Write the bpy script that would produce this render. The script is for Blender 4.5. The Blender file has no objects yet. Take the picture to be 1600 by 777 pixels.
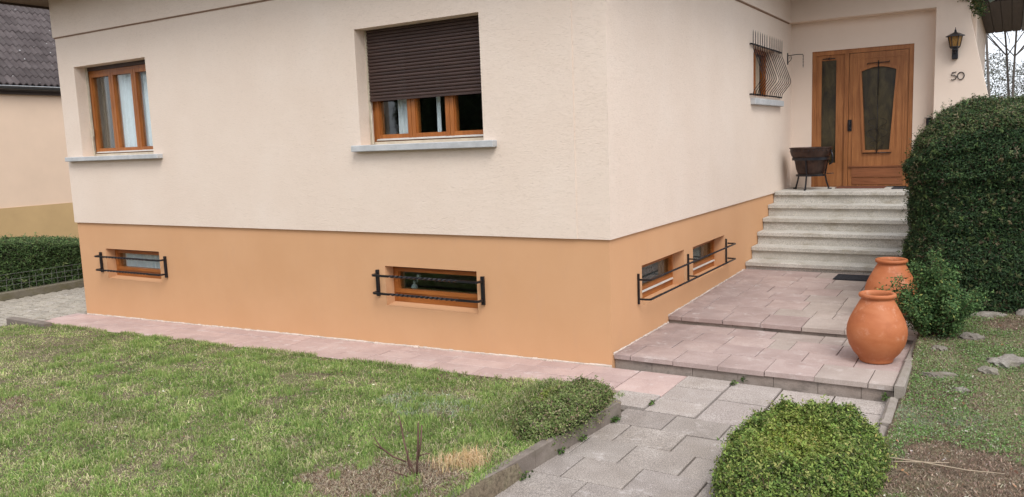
import bpy, math, random
import numpy as np
from mathutils import Vector, Matrix
R = math.radians
random.seed(7); rng = np.random.default_rng(7)
scene = bpy.context.scene
C = scene.collection

# ------------------------------------------------------------------ camera
CAM = Vector((2.9422, -6.3543, 1.992))
yaw, pitch, roll = 0.5549, -0.1291, -0.0376
f_ = Vector((-math.sin(yaw)*math.cos(pitch), math.cos(yaw)*math.cos(pitch), math.sin(pitch)))
r_ = Vector((math.cos(yaw), math.sin(yaw), 0)); u_ = r_.cross(f_)
rr = r_*math.cos(roll) + u_*math.sin(roll); uu = -r_*math.sin(roll) + u_*math.cos(roll)
cd = bpy.data.cameras.new('camera'); cam = bpy.data.objects.new('camera', cd); C.objects.link(cam)
M = Matrix((rr, uu, -f_)).transposed().to_4x4(); M.translation = CAM
cam.matrix_world = M
cd.sensor_width = 36; cd.lens = 1260.13/1600*36; cd.clip_end = 1000; cd.clip_start = 0.05
scene.camera = cam

# ------------------------------------------------------------------ sky, sun, exposure
SUN_EL, SUN_AZ = 50.0, 136.0            # azimuth clockwise from +Y
w = bpy.data.worlds.new('World'); scene.world = w; w.use_nodes = True
nt = w.node_tree; nt.nodes.clear()
sky = nt.nodes.new('ShaderNodeTexSky'); sky.sky_type = 'NISHITA'; sky.sun_disc = False
sky.sun_elevation = R(SUN_EL); sky.sun_rotation = R(SUN_AZ); sky.air_density = 1.0; sky.dust_density = 2.0; sky.ozone_density = 1.0
hs = nt.nodes.new('ShaderNodeHueSaturation'); hs.inputs['Saturation'].default_value = 0.22; hs.inputs['Value'].default_value = 1.0
mx = nt.nodes.new('ShaderNodeMix'); mx.data_type = 'RGBA'; mx.inputs[0].default_value = 0.55
mx.inputs[7].default_value = (10.2, 10.8, 11.9, 1)     # the even grey cloud cover
bg = nt.nodes.new('ShaderNodeBackground'); bg.inputs['Strength'].default_value = 0.088
out = nt.nodes.new('ShaderNodeOutputWorld')
nt.links.new(sky.outputs[0], hs.inputs['Color']); nt.links.new(hs.outputs[0], mx.inputs[6])
nt.links.new(mx.outputs[2], bg.inputs['Color']); nt.links.new(bg.outputs[0], out.inputs['Surface'])
sl = bpy.data.lights.new('sun', 'SUN'); sl.energy = 1.1; sl.angle = R(28); sl.color = (1, .965, .92)
sun = bpy.data.objects.new('sun', sl); C.objects.link(sun)
sd = Vector((math.sin(R(SUN_AZ))*math.cos(R(SUN_EL)), math.cos(R(SUN_AZ))*math.cos(R(SUN_EL)), math.sin(R(SUN_EL))))
sun.rotation_euler = sd.to_track_quat('Z', 'Y').to_euler()
scene.view_settings.view_transform = 'Standard'; scene.view_settings.look = 'None'
scene.view_settings.exposure = 1.0; scene.view_settings.gamma = 1

# ------------------------------------------------------------------ materials
def lin(r, g, b):
    f = lambda c: (c/255/12.92) if c/255 <= .04045 else ((c/255+.055)/1.055)**2.4
    return (f(r), f(g), f(b), 1)
class NM:
    def __init__(s, name):
        s.m = bpy.data.materials.new(name); s.m.use_nodes = True; s.t = s.m.node_tree
        s.b = s.t.nodes['Principled BSDF']; s.out = s.t.nodes['Material Output']
    def n(s, typ, **k):
        o = s.t.nodes.new(typ)
        for a, v in k.items(): setattr(o, a, v)
        return o
    def l(s, a, b): s.t.links.new(a, b)
    def pos(s, scale=(1, 1, 1), obj=False, jitter=False):
        tc = s.n('ShaderNodeTexCoord') if obj else s.n('ShaderNodeNewGeometry')
        mp = s.n('ShaderNodeMapping'); mp.inputs['Scale'].default_value = scale
        s.l(tc.outputs['Object'] if obj else tc.outputs['Position'], mp.inputs['Vector'])
        if jitter:
            oi = s.n('ShaderNodeObjectInfo'); mu = s.n('ShaderNodeMath', operation='MULTIPLY'); mu.inputs[1].default_value = 37.0
            s.l(oi.outputs['Random'], mu.inputs[0]); s.l(mu.outputs[0], mp.inputs['Location'])
        return mp.outputs[0]
    def noise(s, vec, scale, detail=4, rough=.55, dist=0):
        o = s.n('ShaderNodeTexNoise'); o.inputs['Scale'].default_value = scale; o.inputs['Detail'].default_value = detail
        o.inputs['Roughness'].default_value = rough; o.inputs['Distortion'].default_value = dist
        s.l(vec, o.inputs['Vector']); return o.outputs['Fac']
    def ramp(s, fac, stops):
        o = s.n('ShaderNodeValToRGB'); e = o.color_ramp.elements
        while len(e) < len(stops): e.new(.5)
        for i, (p, c) in enumerate(stops):
            e[i].position = p; e[i].color = c if len(c) == 4 else (*c, 1)
        s.l(fac, o.inputs[0]); return o.outputs[0]
    def mix(s, fac, a, b, mode='MIX'):
        o = s.n('ShaderNodeMix', data_type='RGBA', blend_type=mode)
        for i, v in ((0, fac), (6, a), (7, b)):
            if hasattr(v, 'is_linked') or hasattr(v, 'links'): s.l(v, o.inputs[i])
            elif i == 0: o.inputs[i].default_value = v
            else: o.inputs[i].default_value = v if len(v) == 4 else (*v, 1)
        return o.outputs[2]
    def rnd(s): return s.n('ShaderNodeObjectInfo').outputs['Random']
    def bump(s, h, strength=.3, dist=.01):
        o = s.n('ShaderNodeBump'); o.inputs['Strength'].default_value = strength; o.inputs['Distance'].default_value = dist
        s.l(h, o.inputs['Height']); s.l(o.outputs[0], s.b.inputs['Normal']); return o
    def done(s, col=None, rough=.8, metal=0, spec=.5):
        if col is not None:
            if hasattr(col, 'links'): s.l(col, s.b.inputs['Base Color'])
            else: s.b.inputs['Base Color'].default_value = col if len(col) == 4 else (*col, 1)
        if hasattr(rough, 'links'): s.l(rough, s.b.inputs['Roughness'])
        else: s.b.inputs['Roughness'].default_value = rough
        s.b.inputs['Metallic'].default_value = metal; s.b.inputs['Specular IOR Level'].default_value = spec
        return s.m
def add(m, a, b, k=1.0):
    o = m.n('ShaderNodeMath', operation='MULTIPLY_ADD'); m.l(b, o.inputs[0]); o.inputs[1].default_value = k; m.l(a, o.inputs[2]); return o.outputs[0]

def mat_stucco(name='trowelled_stucco', k=1.0):
    m = NM(name)
    p = m.pos((1, 1, 1)); big = m.noise(p, 1.3, 5, .6)
    ps = m.pos((14, 14, 52)); s1 = m.noise(ps, 2.3, 6, .70, .7)
    drag = m.ramp(s1, [(.30, (.25,)*3), (.40, (.72,)*3), (.50, (1,)*3)])
    fine = m.noise(p, 70, 3, .6)
    c = m.ramp(big, [(.25, (.725, .592, .490)), (.55, (.75, .622, .522)), (.8, (.77, .65, .555))])
    spots = m.ramp(m.noise(m.pos((1, 1, 2.2)), 26, 3, .6), [(.74, (0, 0, 0)), (.80, (.6,)*3)])
    c = m.mix(spots, c, (.58, .475, .39))
    c2 = m.mix(.24*k, c, drag, 'MULTIPLY'); 
    c = m.mix(.75, c, c2)
    h = add(m, drag, fine, .35); h = add(m, h, m.noise(m.pos((1, 1, 1.8)), 16, 4, .6), 1.0); m.bump(h, .52*k, .0045)
    return m.done(c, .92, spec=.15)
def mat_plinth():
    m = NM('orange_plinth_paint'); p = m.pos()
    n = m.noise(p, 1.1, 5, .6); c = m.ramp(n, [(.3, (.575, .318, .165)), (.7, (.615, .35, .19))])
    dirt = m.ramp(m.noise(m.pos((3, 3, 1.2)), 2.5, 5, .65), [(.55, (0, 0, 0)), (.9, (.5,)*3)])
    c = m.mix(dirt, c, (.54, .315, .19)); f = m.noise(p, 45, 4, .6); m.bump(f, .22, .003)
    return m.done(c, .85, spec=.2)
def mat_plain(name, col, rough=.7, metal=0, spec=.4, var=.25, scale=12, bump=.15, bscale=60, bd=.002):
    m = NM(name); p = m.pos(); n = m.noise(p, scale, 5, .6)
    d = tuple(c*(1-var) for c in col); b = tuple(min(1, c*(1+var)) for c in col)
    c = m.ramp(n, [(.25, d), (.75, b)]); m.bump(m.noise(p, bscale, 3), bump, bd)
    return m.done(c, rough, metal, spec)
def mat_wood(name, dark, light, axis=2, rough=.38, rings=1.0):
    m = NM(name); sc = [26, 26, 26]; sc[axis] = 1.6
    p = m.pos(tuple(sc)); g = m.noise(p, 1.2*rings, 6, .62, .9)
    c = m.ramp(g, [(.28, dark), (.5, tuple((a+b)/2 for a, b in zip(dark, light))), (.72, light)])
    big = m.noise(m.pos(), 2.2, 3); c = m.mix(m.ramp(big, [(.4, (0, 0, 0)), (.8, (.6,)*3)]), c, tuple(a*.8 for a in dark))
    m.bump(g, .12, .002); return m.done(c, rough, 0, .35)
def mat_slab(name, cols, speck=.4, spk=(.10, .08, .075), foot=None, sscale=240):
    m = NM(name); p = m.pos(jitter=True); pw = m.pos()
    n = m.noise(p, 3.2, 6, .65, .4); r = m.rnd()
    a = m.ramp(n, [(.25, cols[0]), (.5, cols[1]), (.78, cols[2])])
    t = m.ramp(r, [(0, (.90, .885, .89)), (.5, (.97, .965, .96)), (1, (1.06, 1.045, 1.03))])
    c = m.mix(1.0, a, t, 'MULTIPLY')
    st = m.ramp(m.noise(pw, 1.7, 6, .7), [(.50, (0, 0, 0)), (.75, (.55,)*3)]); c = m.mix(st, c, cols[3])
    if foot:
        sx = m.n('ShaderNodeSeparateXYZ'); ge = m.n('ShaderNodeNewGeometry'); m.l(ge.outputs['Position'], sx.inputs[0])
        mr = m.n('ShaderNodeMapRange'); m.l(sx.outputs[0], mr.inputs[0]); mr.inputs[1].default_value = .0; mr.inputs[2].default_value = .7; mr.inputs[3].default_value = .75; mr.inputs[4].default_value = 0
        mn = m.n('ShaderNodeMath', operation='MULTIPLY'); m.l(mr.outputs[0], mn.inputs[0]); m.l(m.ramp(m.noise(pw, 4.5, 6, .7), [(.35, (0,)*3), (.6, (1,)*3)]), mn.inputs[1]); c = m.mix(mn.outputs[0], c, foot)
    sp = m.ramp(m.noise(pw, sscale, 2, .5), [(.42, (1,)*3), (.60, (0,)*3)])
    c = m.mix(speck, c, m.mix(sp, c, spk)); 
    wt = m.ramp(m.noise(pw, 5.5, 6, .75), [(.57, (0, 0, 0)), (.70, (.55,)*3)]); c = m.mix(wt, c, (.60, .54, .51))
    h = add(m, m.noise(pw, 22, 5, .7), m.noise(pw, sscale*.7, 2), .5); m.bump(h, .4, .004)
    return m.done(c, .88, spec=.2)
def mat_concrete(name, a, b, moss=(.10, .10, .05), mossamt=.5, speck=.5):
    m = NM(name); p = m.pos(); n = m.noise(p, 5, 6, .68)
    c = m.ramp(n, [(.25, a), (.72, b)])
    ms = m.ramp(m.noise(m.pos((2, 2, 4)), 2.6, 6, .7), [(.47, (0, 0, 0)), (.7, (mossamt,)*3)]); c = m.mix(ms, c, moss)
    sp = m.ramp(m.noise(p, 170, 2), [(.38, (1,)*3), (.60, (0,)*3)]); c = m.mix(speck*.5, c, m.mix(sp, c, tuple(x*.45 for x in a)))
    m.bump(add(m, m.noise(p, 30, 5, .7), m.noise(p, 160, 2), .5), .45, .004); return m.done(c, .9, spec=.2)
def mat_granite():
    m = NM('speckled_granite'); p = m.pos(); n = m.noise(p, 2.6, 5, .6)
    c = m.ramp(n, [(.25, (.45, .43, .385)), (.7, (.60, .58, .535))])
    s1 = m.ramp(m.noise(p, 150, 2, .5), [(.36, (1,)*3), (.50, (0,)*3)]); c = m.mix(m.mix(.62, (0, 0, 0), s1), c, (.10, .09, .08))
    s2 = m.ramp(m.noise(p, 90, 2, .5), [(.58, (0,)*3), (.66, (.8,)*3)]); c = m.mix(s2, c, (.68, .64, .56))
    st = m.ramp(m.noise(m.pos((2.2, 2, 5)), 1.6, 6, .7), [(.5, (0,)*3), (.72, (.75,)*3)]); c = m.mix(st, c, (.27, .23, .16))
    m.bump(m.noise(p, 140, 2), .2, .002); return m.done(c, .75, spec=.3)
def mat_leaf(name, rough=.55, trans=.25, spec=.3):
    m = NM(name); at = m.n('ShaderNodeVertexColor'); at.layer_name = 'Col'
    tr = m.n('ShaderNodeBsdfTranslucent'); m.l(at.outputs[0], tr.inputs[0])
    ms = m.n('ShaderNodeMixShader'); ms.inputs[0].default_value = trans
    m.done(at.outputs[0], rough, spec=spec); m.l(m.b.outputs[0], ms.inputs[1]); m.l(tr.outputs[0], ms.inputs[2]); m.l(ms.outputs[0], m.out.inputs[0])
    return m.m
def mat_glass(name, tint=(.86, .9, .88), ior=1.55, boost=1.0):
    m = NM(name); tr = m.n('ShaderNodeBsdfTransparent'); tr.inputs[0].default_value = (*tint, 1)
    gl = m.n('ShaderNodeBsdfGlossy'); gl.inputs['Roughness'].default_value = .015
    fr = m.n('ShaderNodeFresnel'); ge = m.n('ShaderNodeNewGeometry'); mi = m.n('ShaderNodeMix'); mi.inputs[2].default_value = ior; mi.inputs[3].default_value = 1/ior
    m.l(ge.outputs['Backfacing'], mi.inputs[0]); m.l(mi.outputs[0], fr.inputs['IOR'])
    mu = m.n('ShaderNodeMath', operation='MULTIPLY'); mu.inputs[1].default_value = boost; mu.use_clamp = True; m.l(fr.outputs[0], mu.inputs[0])
    nb = m.n('ShaderNodeBump'); nb.inputs['Strength'].default_value = .02; nb.inputs['Distance'].default_value = .01
    m.l(m.noise(m.pos(), 3.0, 1), nb.inputs['Height']); m.l(nb.outputs[0], gl.inputs['Normal'])
    ms = m.n('ShaderNodeMixShader'); m.l(mu.outputs[0], ms.inputs[0]); m.l(tr.outputs[0], ms.inputs[1]); m.l(gl.outputs[0], ms.inputs[2])
    m.l(ms.outputs[0], m.out.inputs[0]); return m.m
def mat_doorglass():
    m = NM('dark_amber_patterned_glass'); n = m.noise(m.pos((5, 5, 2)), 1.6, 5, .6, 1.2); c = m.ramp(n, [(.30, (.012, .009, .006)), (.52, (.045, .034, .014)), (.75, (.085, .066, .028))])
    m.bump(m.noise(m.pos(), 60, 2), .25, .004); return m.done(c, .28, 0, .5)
def mat_soil():
    m = NM('garden_soil'); p = m.pos(); n = m.noise(p, 2.2, 6, .7)
    c = m.ramp(n, [(.3, (.16, .115, .082)), (.5, (.20, .16, .11)), (.7, (.18, .175, .09))])
    g = m.ramp(m.noise(p, 38, 4, .7), [(.35, (.45,)*3), (.65, (1.25,)*3)]); c = m.mix(.8, c, g, 'MULTIPLY')
    m.bump(add(m, m.noise(p, 30, 6, .7), m.noise(p, 110, 3), .6), .8, .02); return m.done(c, .95, spec=.1)
def mat_terracotta():
    m = NM('terracotta'); p = m.pos(); n = m.noise(m.pos((1, 1, 2)), 5, 6, .62, .4)
    c = m.ramp(n, [(.25, (.36, .105, .038)), (.5, (.425, .135, .050)), (.75, (.47, .17, .072))])
    st = m.ramp(m.noise(p, 11, 6, .75), [(.55, (0,)*3), (.70, (.6,)*3)]); c = m.mix(st, c, (.58, .30, .19))
    dk = m.ramp(m.noise(m.pos((1, 1, .5)), 9, 5, .6), [(.6, (0,)*3), (.8, (.5,)*3)]); c = m.mix(dk, c, (.30, .085, .032))
    m.bump(add(m, m.noise(m.pos((1, 1, 14)), 6, 3), m.noise(p, 120, 2), .4), .18, .003); return m.done(c, .62, spec=.35)
def mat_amber():
    m = NM('amber_glass'); n = m.noise(m.pos(), 60, 3); c = m.ramp(n, [(.3, (.16, .075, .022)), (.7, (.30, .17, .05))]); m.bump(n, .4, .003)
    return m.done(c, .25, spec=.5)
def mat_shut():
    m = NM('brown_shutter_slats'); p = m.pos(jitter=True); n = m.noise(m.pos((1.5, 8, 8), jitter=True), 3, 5, .7)
    c = m.ramp(n, [(.3, (.040, .022, .018)), (.75, (.072, .042, .034))]); t = m.ramp(m.rnd(), [(0, (.85,)*3), (1, (1.2,)*3)])
    return m.done(m.mix(1, c, t, 'MULTIPLY'), .5, spec=.35)
def mat_tile():
    m = NM('concrete_roof_tiles'); n = m.noise(m.pos(), 3.5, 6, .7); c = m.ramp(n, [(.3, (.060, .048, .047)), (.7, (.105, .088, .086))])
    t = m.ramp(m.rnd(), [(0, (.78,)*3), (1, (1.2,)*3)]); c = m.mix(1, c, t, 'MULTIPLY')
    li = m.ramp(m.noise(m.pos(), 6.5, 3, .6), [(.70, (0,)*3), (.735, (1,)*3)]); c = m.mix(li, c, (.48, .48, .47)); return m.done(c, .9, spec=.15)
def mat_bark(name, a, b):
    m = NM(name); n = m.noise(m.pos((6, 6, 1.5)), 4, 5, .7); m.bump(n, .5, .01); return m.done(m.ramp(n, [(.3, a), (.7, b)]), .9, spec=.15)
def mat_mulch_leaf(): return mat_leaf('dry_plant_matter', .85, .1, .1)

MAT = dict(
 stucco=mat_stucco(), stuccof=mat_stucco('smooth_render', .22), shadowline=mat_plain('brown_shadow_line', (.26, .165, .115), .9, 0, .1, .2), plinth=mat_plinth(),
 wood=mat_wood('varnished_window_wood_v', (.25, .075, .016), (.46, .165, .04), 2),
 woodh=mat_wood('varnished_window_wood_h', (.25, .075, .016), (.46, .165, .04), 0),
 woody=mat_wood('varnished_window_wood_y', (.25, .075, .016), (.46, .165, .04), 1),
 door=mat_wood('door_oak_v', (.235, .085, .028), (.45, .190, .068), 2, .42), doorh=mat_wood('door_oak_h', (.17, .060, .024), (.33, .125, .052), 0, .42),
 darkwood=mat_wood('dark_soffit_boards', (.030, .020, .017), (.060, .042, .036), 1, .7),
 soffit=mat_wood('soffit_boards', (.10, .065, .045), (.17, .115, .08), 1, .75),
 iron=mat_plain('black_wrought_iron', (.024, .023, .027), .36, .55, .5, .3, 30, .3, 80),
 sill=mat_concrete('zinc_grey_sill', (.40, .41, .42), (.56, .56, .56), (.32, .32, .31), .5, .2),
 alu=mat_plain('pale_metal', (.62, .60, .56), .4, .3, .5, .1),
 cream=mat_plain('cream_rail_paint', (.52, .46, .36), .6, 0, .4, .2, 8),
 glass=mat_glass('window_glass', (.92, .95, .94), 1.5, 1.1), sglass=mat_glass('curtained_glass', (.9, .9, .88), 1.3, .04), bglass=mat_glass('dark_window_glass', (.80, .85, .83), 1.5, .8), dglass=mat_doorglass(),
 blind=mat_plain('grey_blind', (.19, .18, .19), .9, 0, .1, .1, 20), beigec=mat_plain('beige_blind', (.62, .50, .41), .9, 0, .1, .05, 20), brownc=mat_plain('brown_curtain', (.16, .12, .09), .9, 0, .1, .1, 20), curtain=mat_plain('net_curtain', (.80, .83, .88), .9, 0, .1, .05, 20), dark=mat_plain('dark_interior', (.03, .028, .025), .9),
 room=mat_plain('room_plaster', (.42, .40, .37), .9),
 pink=mat_slab('pink_sandstone', [(.43, .315, .285), (.51, .385, .35), (.58, .46, .42), (.38, .285, .26)], .35, (.32, .2, .18)),
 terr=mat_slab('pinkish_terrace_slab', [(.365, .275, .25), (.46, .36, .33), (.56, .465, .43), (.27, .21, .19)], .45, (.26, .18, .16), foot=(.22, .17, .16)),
 terr2=mat_slab('greyer_terrace_slab', [(.38, .31, .275), (.47, .395, .35), (.56, .48, .435), (.31, .25, .22)], .5, (.24, .19, .16)),
 grey=mat_slab('grey_concrete_slab', [(.315, .27, .235), (.40, .35, .31), (.50, .445, .40), (.29, .24, .19)], .6, (.10, .085, .08), sscale=150),
 pale=mat_slab('pale_concrete_slab', [(.43, .375, .335), (.51, .45, .405), (.60, .545, .50), (.39, .33, .275)], .7, (.16, .13, .12), sscale=170),
 kerb=mat_concrete('weathered_kerb', (.15, .12, .10), (.28, .235, .20), (.10, .09, .055), .45), kerbl=mat_concrete('pale_kerb', (.22, .185, .155), (.38, .33, .29), (.18, .16, .11), .5), riser=mat_concrete('stained_riser_block', (.25, .195, .16), (.43, .355, .305), (.08, .07, .06), .6),
 mortar=mat_plain('white_cement', (.58, .49, .42), .9, 0, .1, .12, 25, .4, 60, .004), bed=mat_plain('dark_joint_sand', (.07, .058, .045), .95, 0, .1, .35, 30, .6, 60, .01),
 granite=mat_granite(), leaf=mat_leaf('evergreen_leaves', .62, .18, .2), grass=mat_leaf('grass_blades', .6, .28, .2), litter=mat_mulch_leaf(),
 soil=mat_soil(), terracotta=mat_terracotta(), amber=mat_amber(), shut=mat_shut(), tile=mat_tile(),
 bark=mat_bark('grey_bark', (.10, .085, .075), (.20, .175, .155)), stem=mat_bark('brown_stem', (.075, .040, .032), (.16, .095, .075)),
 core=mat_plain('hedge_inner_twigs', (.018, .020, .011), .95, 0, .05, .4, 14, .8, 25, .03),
 nwall=mat_plain('neighbour_wall_paint', (.71, .54, .41), .9, 0, .15, .05, 1.2, .2, 50, .003), nplinth=mat_plain('neighbour_plinth_paint', (.50, .345, .175), .9, 0, .15, .08, 1.5, .2, 50, .003),
 gutter=mat_plain('dark_gutter', (.055, .058, .062), .4, .3), gutterl=mat_plain('grey_flashing', (.33, .34, .35), .45, .3), verdigris=mat_plain('pale_green_pipe', (.24, .32, .28), .6),
 copper=mat_plain('sooty_copper', (.052, .029, .022), .42, .5, .5, .7, 9, .3, 30, .004), rubber=mat_plain('black_rubber_mat', (.035, .036, .042), .9, 0, .2, .3, 30, .8, 160, .006),
 coir=mat_plain('reddish_mat', (.15, .062, .042), .95, 0, .1, .3, 30, .8, 160, .006), rock=mat_concrete('lichened_rock', (.14, .115, .095), (.36, .33, .29), (.16, .145, .08), .75, .7),
 wire=mat_plain('galvanised_wire', (.20, .20, .18), .6, .4), wallc=mat_concrete('mossy_low_wall', (.15, .13, .095), (.24, .21, .16), (.14, .125, .05), .7),
 paver=mat_slab('driveway_paver', [(.32, .285, .235), (.42, .375, .31), (.50, .45, .38), (.24, .205, .15)], .4, (.18, .16, .14)),
 plastic=mat_plain('white_plastic', (.7, .72, .72), .4), roof=mat_plain('brown_roof_covering', (.12, .08, .065), .85),
)

# ------------------------------------------------------------------ mesh helpers
ORG = {}            # world origin of every thing that has parts
class MB:
    def __init__(s): s.v = []; s.f = []
    def quad(s, a, b, c, d):
        k = len(s.v); s.v += [tuple(a), tuple(b), tuple(c), tuple(d)]; s.f.append((k, k+1, k+2, k+3)); return s
    def box(s, x0, x1, y0, y1, z0, z1, ch=0.0, rot=0.0, dz=None):
        """axis box; ch chamfers the upper edges all round; dz(x,y) lifts every vertex"""
        k = len(s.v)
        if ch > 0:
            L = [(x0, y0, z0), (x1, y0, z0), (x1, y1, z0), (x0, y1, z0), (x0, y0, z1-ch), (x1, y0, z1-ch), (x1, y1, z1-ch), (x0, y1, z1-ch),
                 (x0+ch, y0+ch, z1), (x1-ch, y0+ch, z1), (x1-ch, y1-ch, z1), (x0+ch, y1-ch, z1)]
            F = [(0, 3, 2, 1), (0, 1, 5, 4), (1, 2, 6, 5), (2, 3, 7, 6), (3, 0, 4, 7), (4, 5, 9, 8), (5, 6, 10, 9), (6, 7, 11, 10), (7, 4, 8, 11), (8, 9, 10, 11)]
        else:
            L = [(x0, y0, z0), (x1, y0, z0), (x1, y1, z0), (x0, y1, z0), (x0, y0, z1), (x1, y0, z1), (x1, y1, z1), (x0, y1, z1)]
            F = [(0, 3, 2, 1), (4, 5, 6, 7), (0, 1, 5, 4), (1, 2, 6, 5), (2, 3, 7, 6), (3, 0, 4, 7)]
        if rot:
            cx, cy = (x0+x1)/2, (y0+y1)/2; c, n = math.cos(rot), math.sin(rot)
            L = [(cx+(x-cx)*c-(y-cy)*n, cy+(x-cx)*n+(y-cy)*c, z) for x, y, z in L]
        if dz: L = [(x, y, z+dz(x, y)) for x, y, z in L]
        s.v += L; s.f += [tuple(i+k for i in q) for q in F]; return s
    def rbox(s, lo, hi, ch):
        """box with all edges chamfered"""
        k = len(s.v); c = ch
        ax = [(lo[i], hi[i]) for i in range(3)]; idx = {}
        for sx in (0, 1):
            for sy in (0, 1):
                for sz in (0, 1):
                    p = [ax[0][sx], ax[1][sy], ax[2][sz]]; sg = [1 if q == 0 else -1 for q in (sx, sy, sz)]
                    for d in range(3):
                        q = list(p)
                        for e in range(3):
                            if e != d: q[e] += sg[e]*c
                        idx[(sx, sy, sz, d)] = len(s.v); s.v.append(tuple(q))
        for d in range(3):
            e, g = [i for i in range(3) if i != d]
            for sd_ in (0, 1):
                quad = []
                for (a, b) in ((0, 0), (1, 0), (1, 1), (0, 1)):
                    t = [0, 0, 0]; t[d] = sd_; t[e] = a; t[g] = b; quad.append(idx[(*t, d)])
                s.f.append(tuple(quad))
        for d in range(3):      # edge faces along axis d
            e, g = [i for i in range(3) if i != d]
            for a in (0, 1):
                for b in (0, 1):
                    t0 = [0, 0, 0]; t0[e] = a; t0[g] = b; t1 = list(t0); t1[d] = 1
                    s.f.append((idx[(*t0, e)], idx[(*t1, e)], idx[(*t1, g)], idx[(*t0, g)]))
        for sx in (0, 1):
            for sy in (0, 1):
                for sz in (0, 1): s.f.append(tuple(idx[(sx, sy, sz, d)] for d in range(3)))
        return s
    def tube(s, pts, r, n=6, cap=True, twist=0.0, square=False):
        pts = [Vector(p) for p in pts]; rad = r if isinstance(r, (list, tuple)) else [r]*len(pts)
        if square: n = 4
        k0 = len(s.v); prev = None; up = None
        for i, p in enumerate(pts):
            t = (pts[min(i+1, len(pts)-1)]-pts[max(i-1, 0)]).normalized()
            if up is None:
                up = Vector((0, 0, 1)) if abs(t.z) < .9 else Vector((0, 1, 0))
            a = t.cross(up)
            if a.length < 1e-4: a = t.cross(Vector((1, 0, 0)))
            a.normalize(); b = t.cross(a).normalized(); up = -b if b.dot(up) < 0 else b
            for j in range(n):
                th = 2*math.pi*j/n + (twist[i] if isinstance(twist, (list, tuple)) else 0) + (math.pi/4 if square else 0)
                s.v.append(tuple(p+(a*math.cos(th)+up*math.sin(th))*rad[i]*(1.35 if square else 1)))
        for i in range(len(pts)-1):
            for j in range(n):
                a0 = k0+i*n+j; a1 = k0+i*n+(j+1) % n; s.f.append((a0, a1, a1+n, a0+n))
        if cap: s.f.append(tuple(k0+j for j in range(n))[::-1]); s.f.append(tuple(k0+(len(pts)-1)*n+j for j in range(n)))
        return s
    def lathe(s, prof, c=(0, 0, 0), n=40, jit=0):
        k0 = len(s.v)
        for (r, z) in prof:
            for j in range(n):
                th = 2*math.pi*j/n; q = r*(1+jit*math.sin(3*th+z*9)); s.v.append((c[0]+q*math.cos(th), c[1]+q*math.sin(th), c[2]+z))
        for i in range(len(prof)-1):
            for j in range(n):
                a0 = k0+i*n+j; a1 = k0+i*n+(j+1) % n; s.f.append((a0, a1, a1+n, a0+n))
        return s
    def prism(s, poly, d0, d1, axis='y'):
        """poly in the plane across axis, extruded d0..d1; axis y: (x,z); axis x: (y,z); axis z: (x,y)"""
        k = len(s.v); n = len(poly); P = {'y': lambda a, b, d: (a, d, b), 'x': lambda a, b, d: (d, a, b), 'z': lambda a, b, d: (a, b, d)}[axis]
        s.v += [P(a, b, d0) for a, b in poly]+[P(a, b, d1) for a, b in poly]
        s.f.append(tuple(range(k, k+n))); s.f.append(tuple(range(k+2*n-1, k+n-1, -1)))
        for i in range(n): j = (i+1) % n; s.f.append((k+i, k+j, k+n+j, k+n+i))
        return s
    def mesh(s, name, mat, org=(0, 0, 0), smooth=False):
        me = bpy.data.meshes.new(name)
        me.from_pydata([(x-org[0], y-org[1], z-org[2]) for x, y, z in s.v], [], s.f)
        if mat: me.materials.append(MAT[mat])
        import bmesh
        bm = bmesh.new(); bm.from_mesh(me); bmesh.ops.recalc_face_normals(bm, faces=bm.faces); bm.to_mesh(me); bm.free()
        if smooth:
            me.polygons.foreach_set('use_smooth', [True]*len(me.polygons))
            if smooth is not True: me.set_sharp_from_angle(angle=R(smooth))
        return me
    def build(s, name, mat, parent=None, org=None, smooth=False, **tags):
        o0 = ORG[parent.name] if parent else (org or (0, 0, 0))
        me = s.mesh(name, mat, o0, smooth); o = bpy.data.objects.new(name, me); C.objects.link(o)
        if parent: o.parent = parent; ORG[o.name] = o0
        else: o.location = o0; ORG[o.name] = tuple(o0)
        for a, b in tags.items(): o[a] = b
        return o
def thing(name, label, cat, loc=(0, 0, 0), group=None, kind=None):
    o = bpy.data.objects.new(name, None); o.location = loc; o.empty_display_size = .1; C.objects.link(o)
    if kind: o['kind'] = kind
    else: o['label'] = label; o['category'] = cat
    if group: o['group'] = group
    ORG[o.name] = tuple(loc); return o
def tag(o, label=None, cat=None, group=None, kind=None):
    for a, b in (('label', label), ('category', cat), ('group', group), ('kind', kind)):
        if b: o[a] = b
    return o
def place(me, name, parent, loc, rot=(0, 0, 0), scale=None):
    """a copy of an alike piece sharing mesh data; loc in world"""
    o = bpy.data.objects.new(name, me); C.objects.link(o); g = ORG[parent.name]; o.parent = parent
    o.location = (loc[0]-g[0], loc[1]-g[1], loc[2]-g[2]); o.rotation_euler = rot
    if scale: o.scale = scale
    return o

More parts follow.
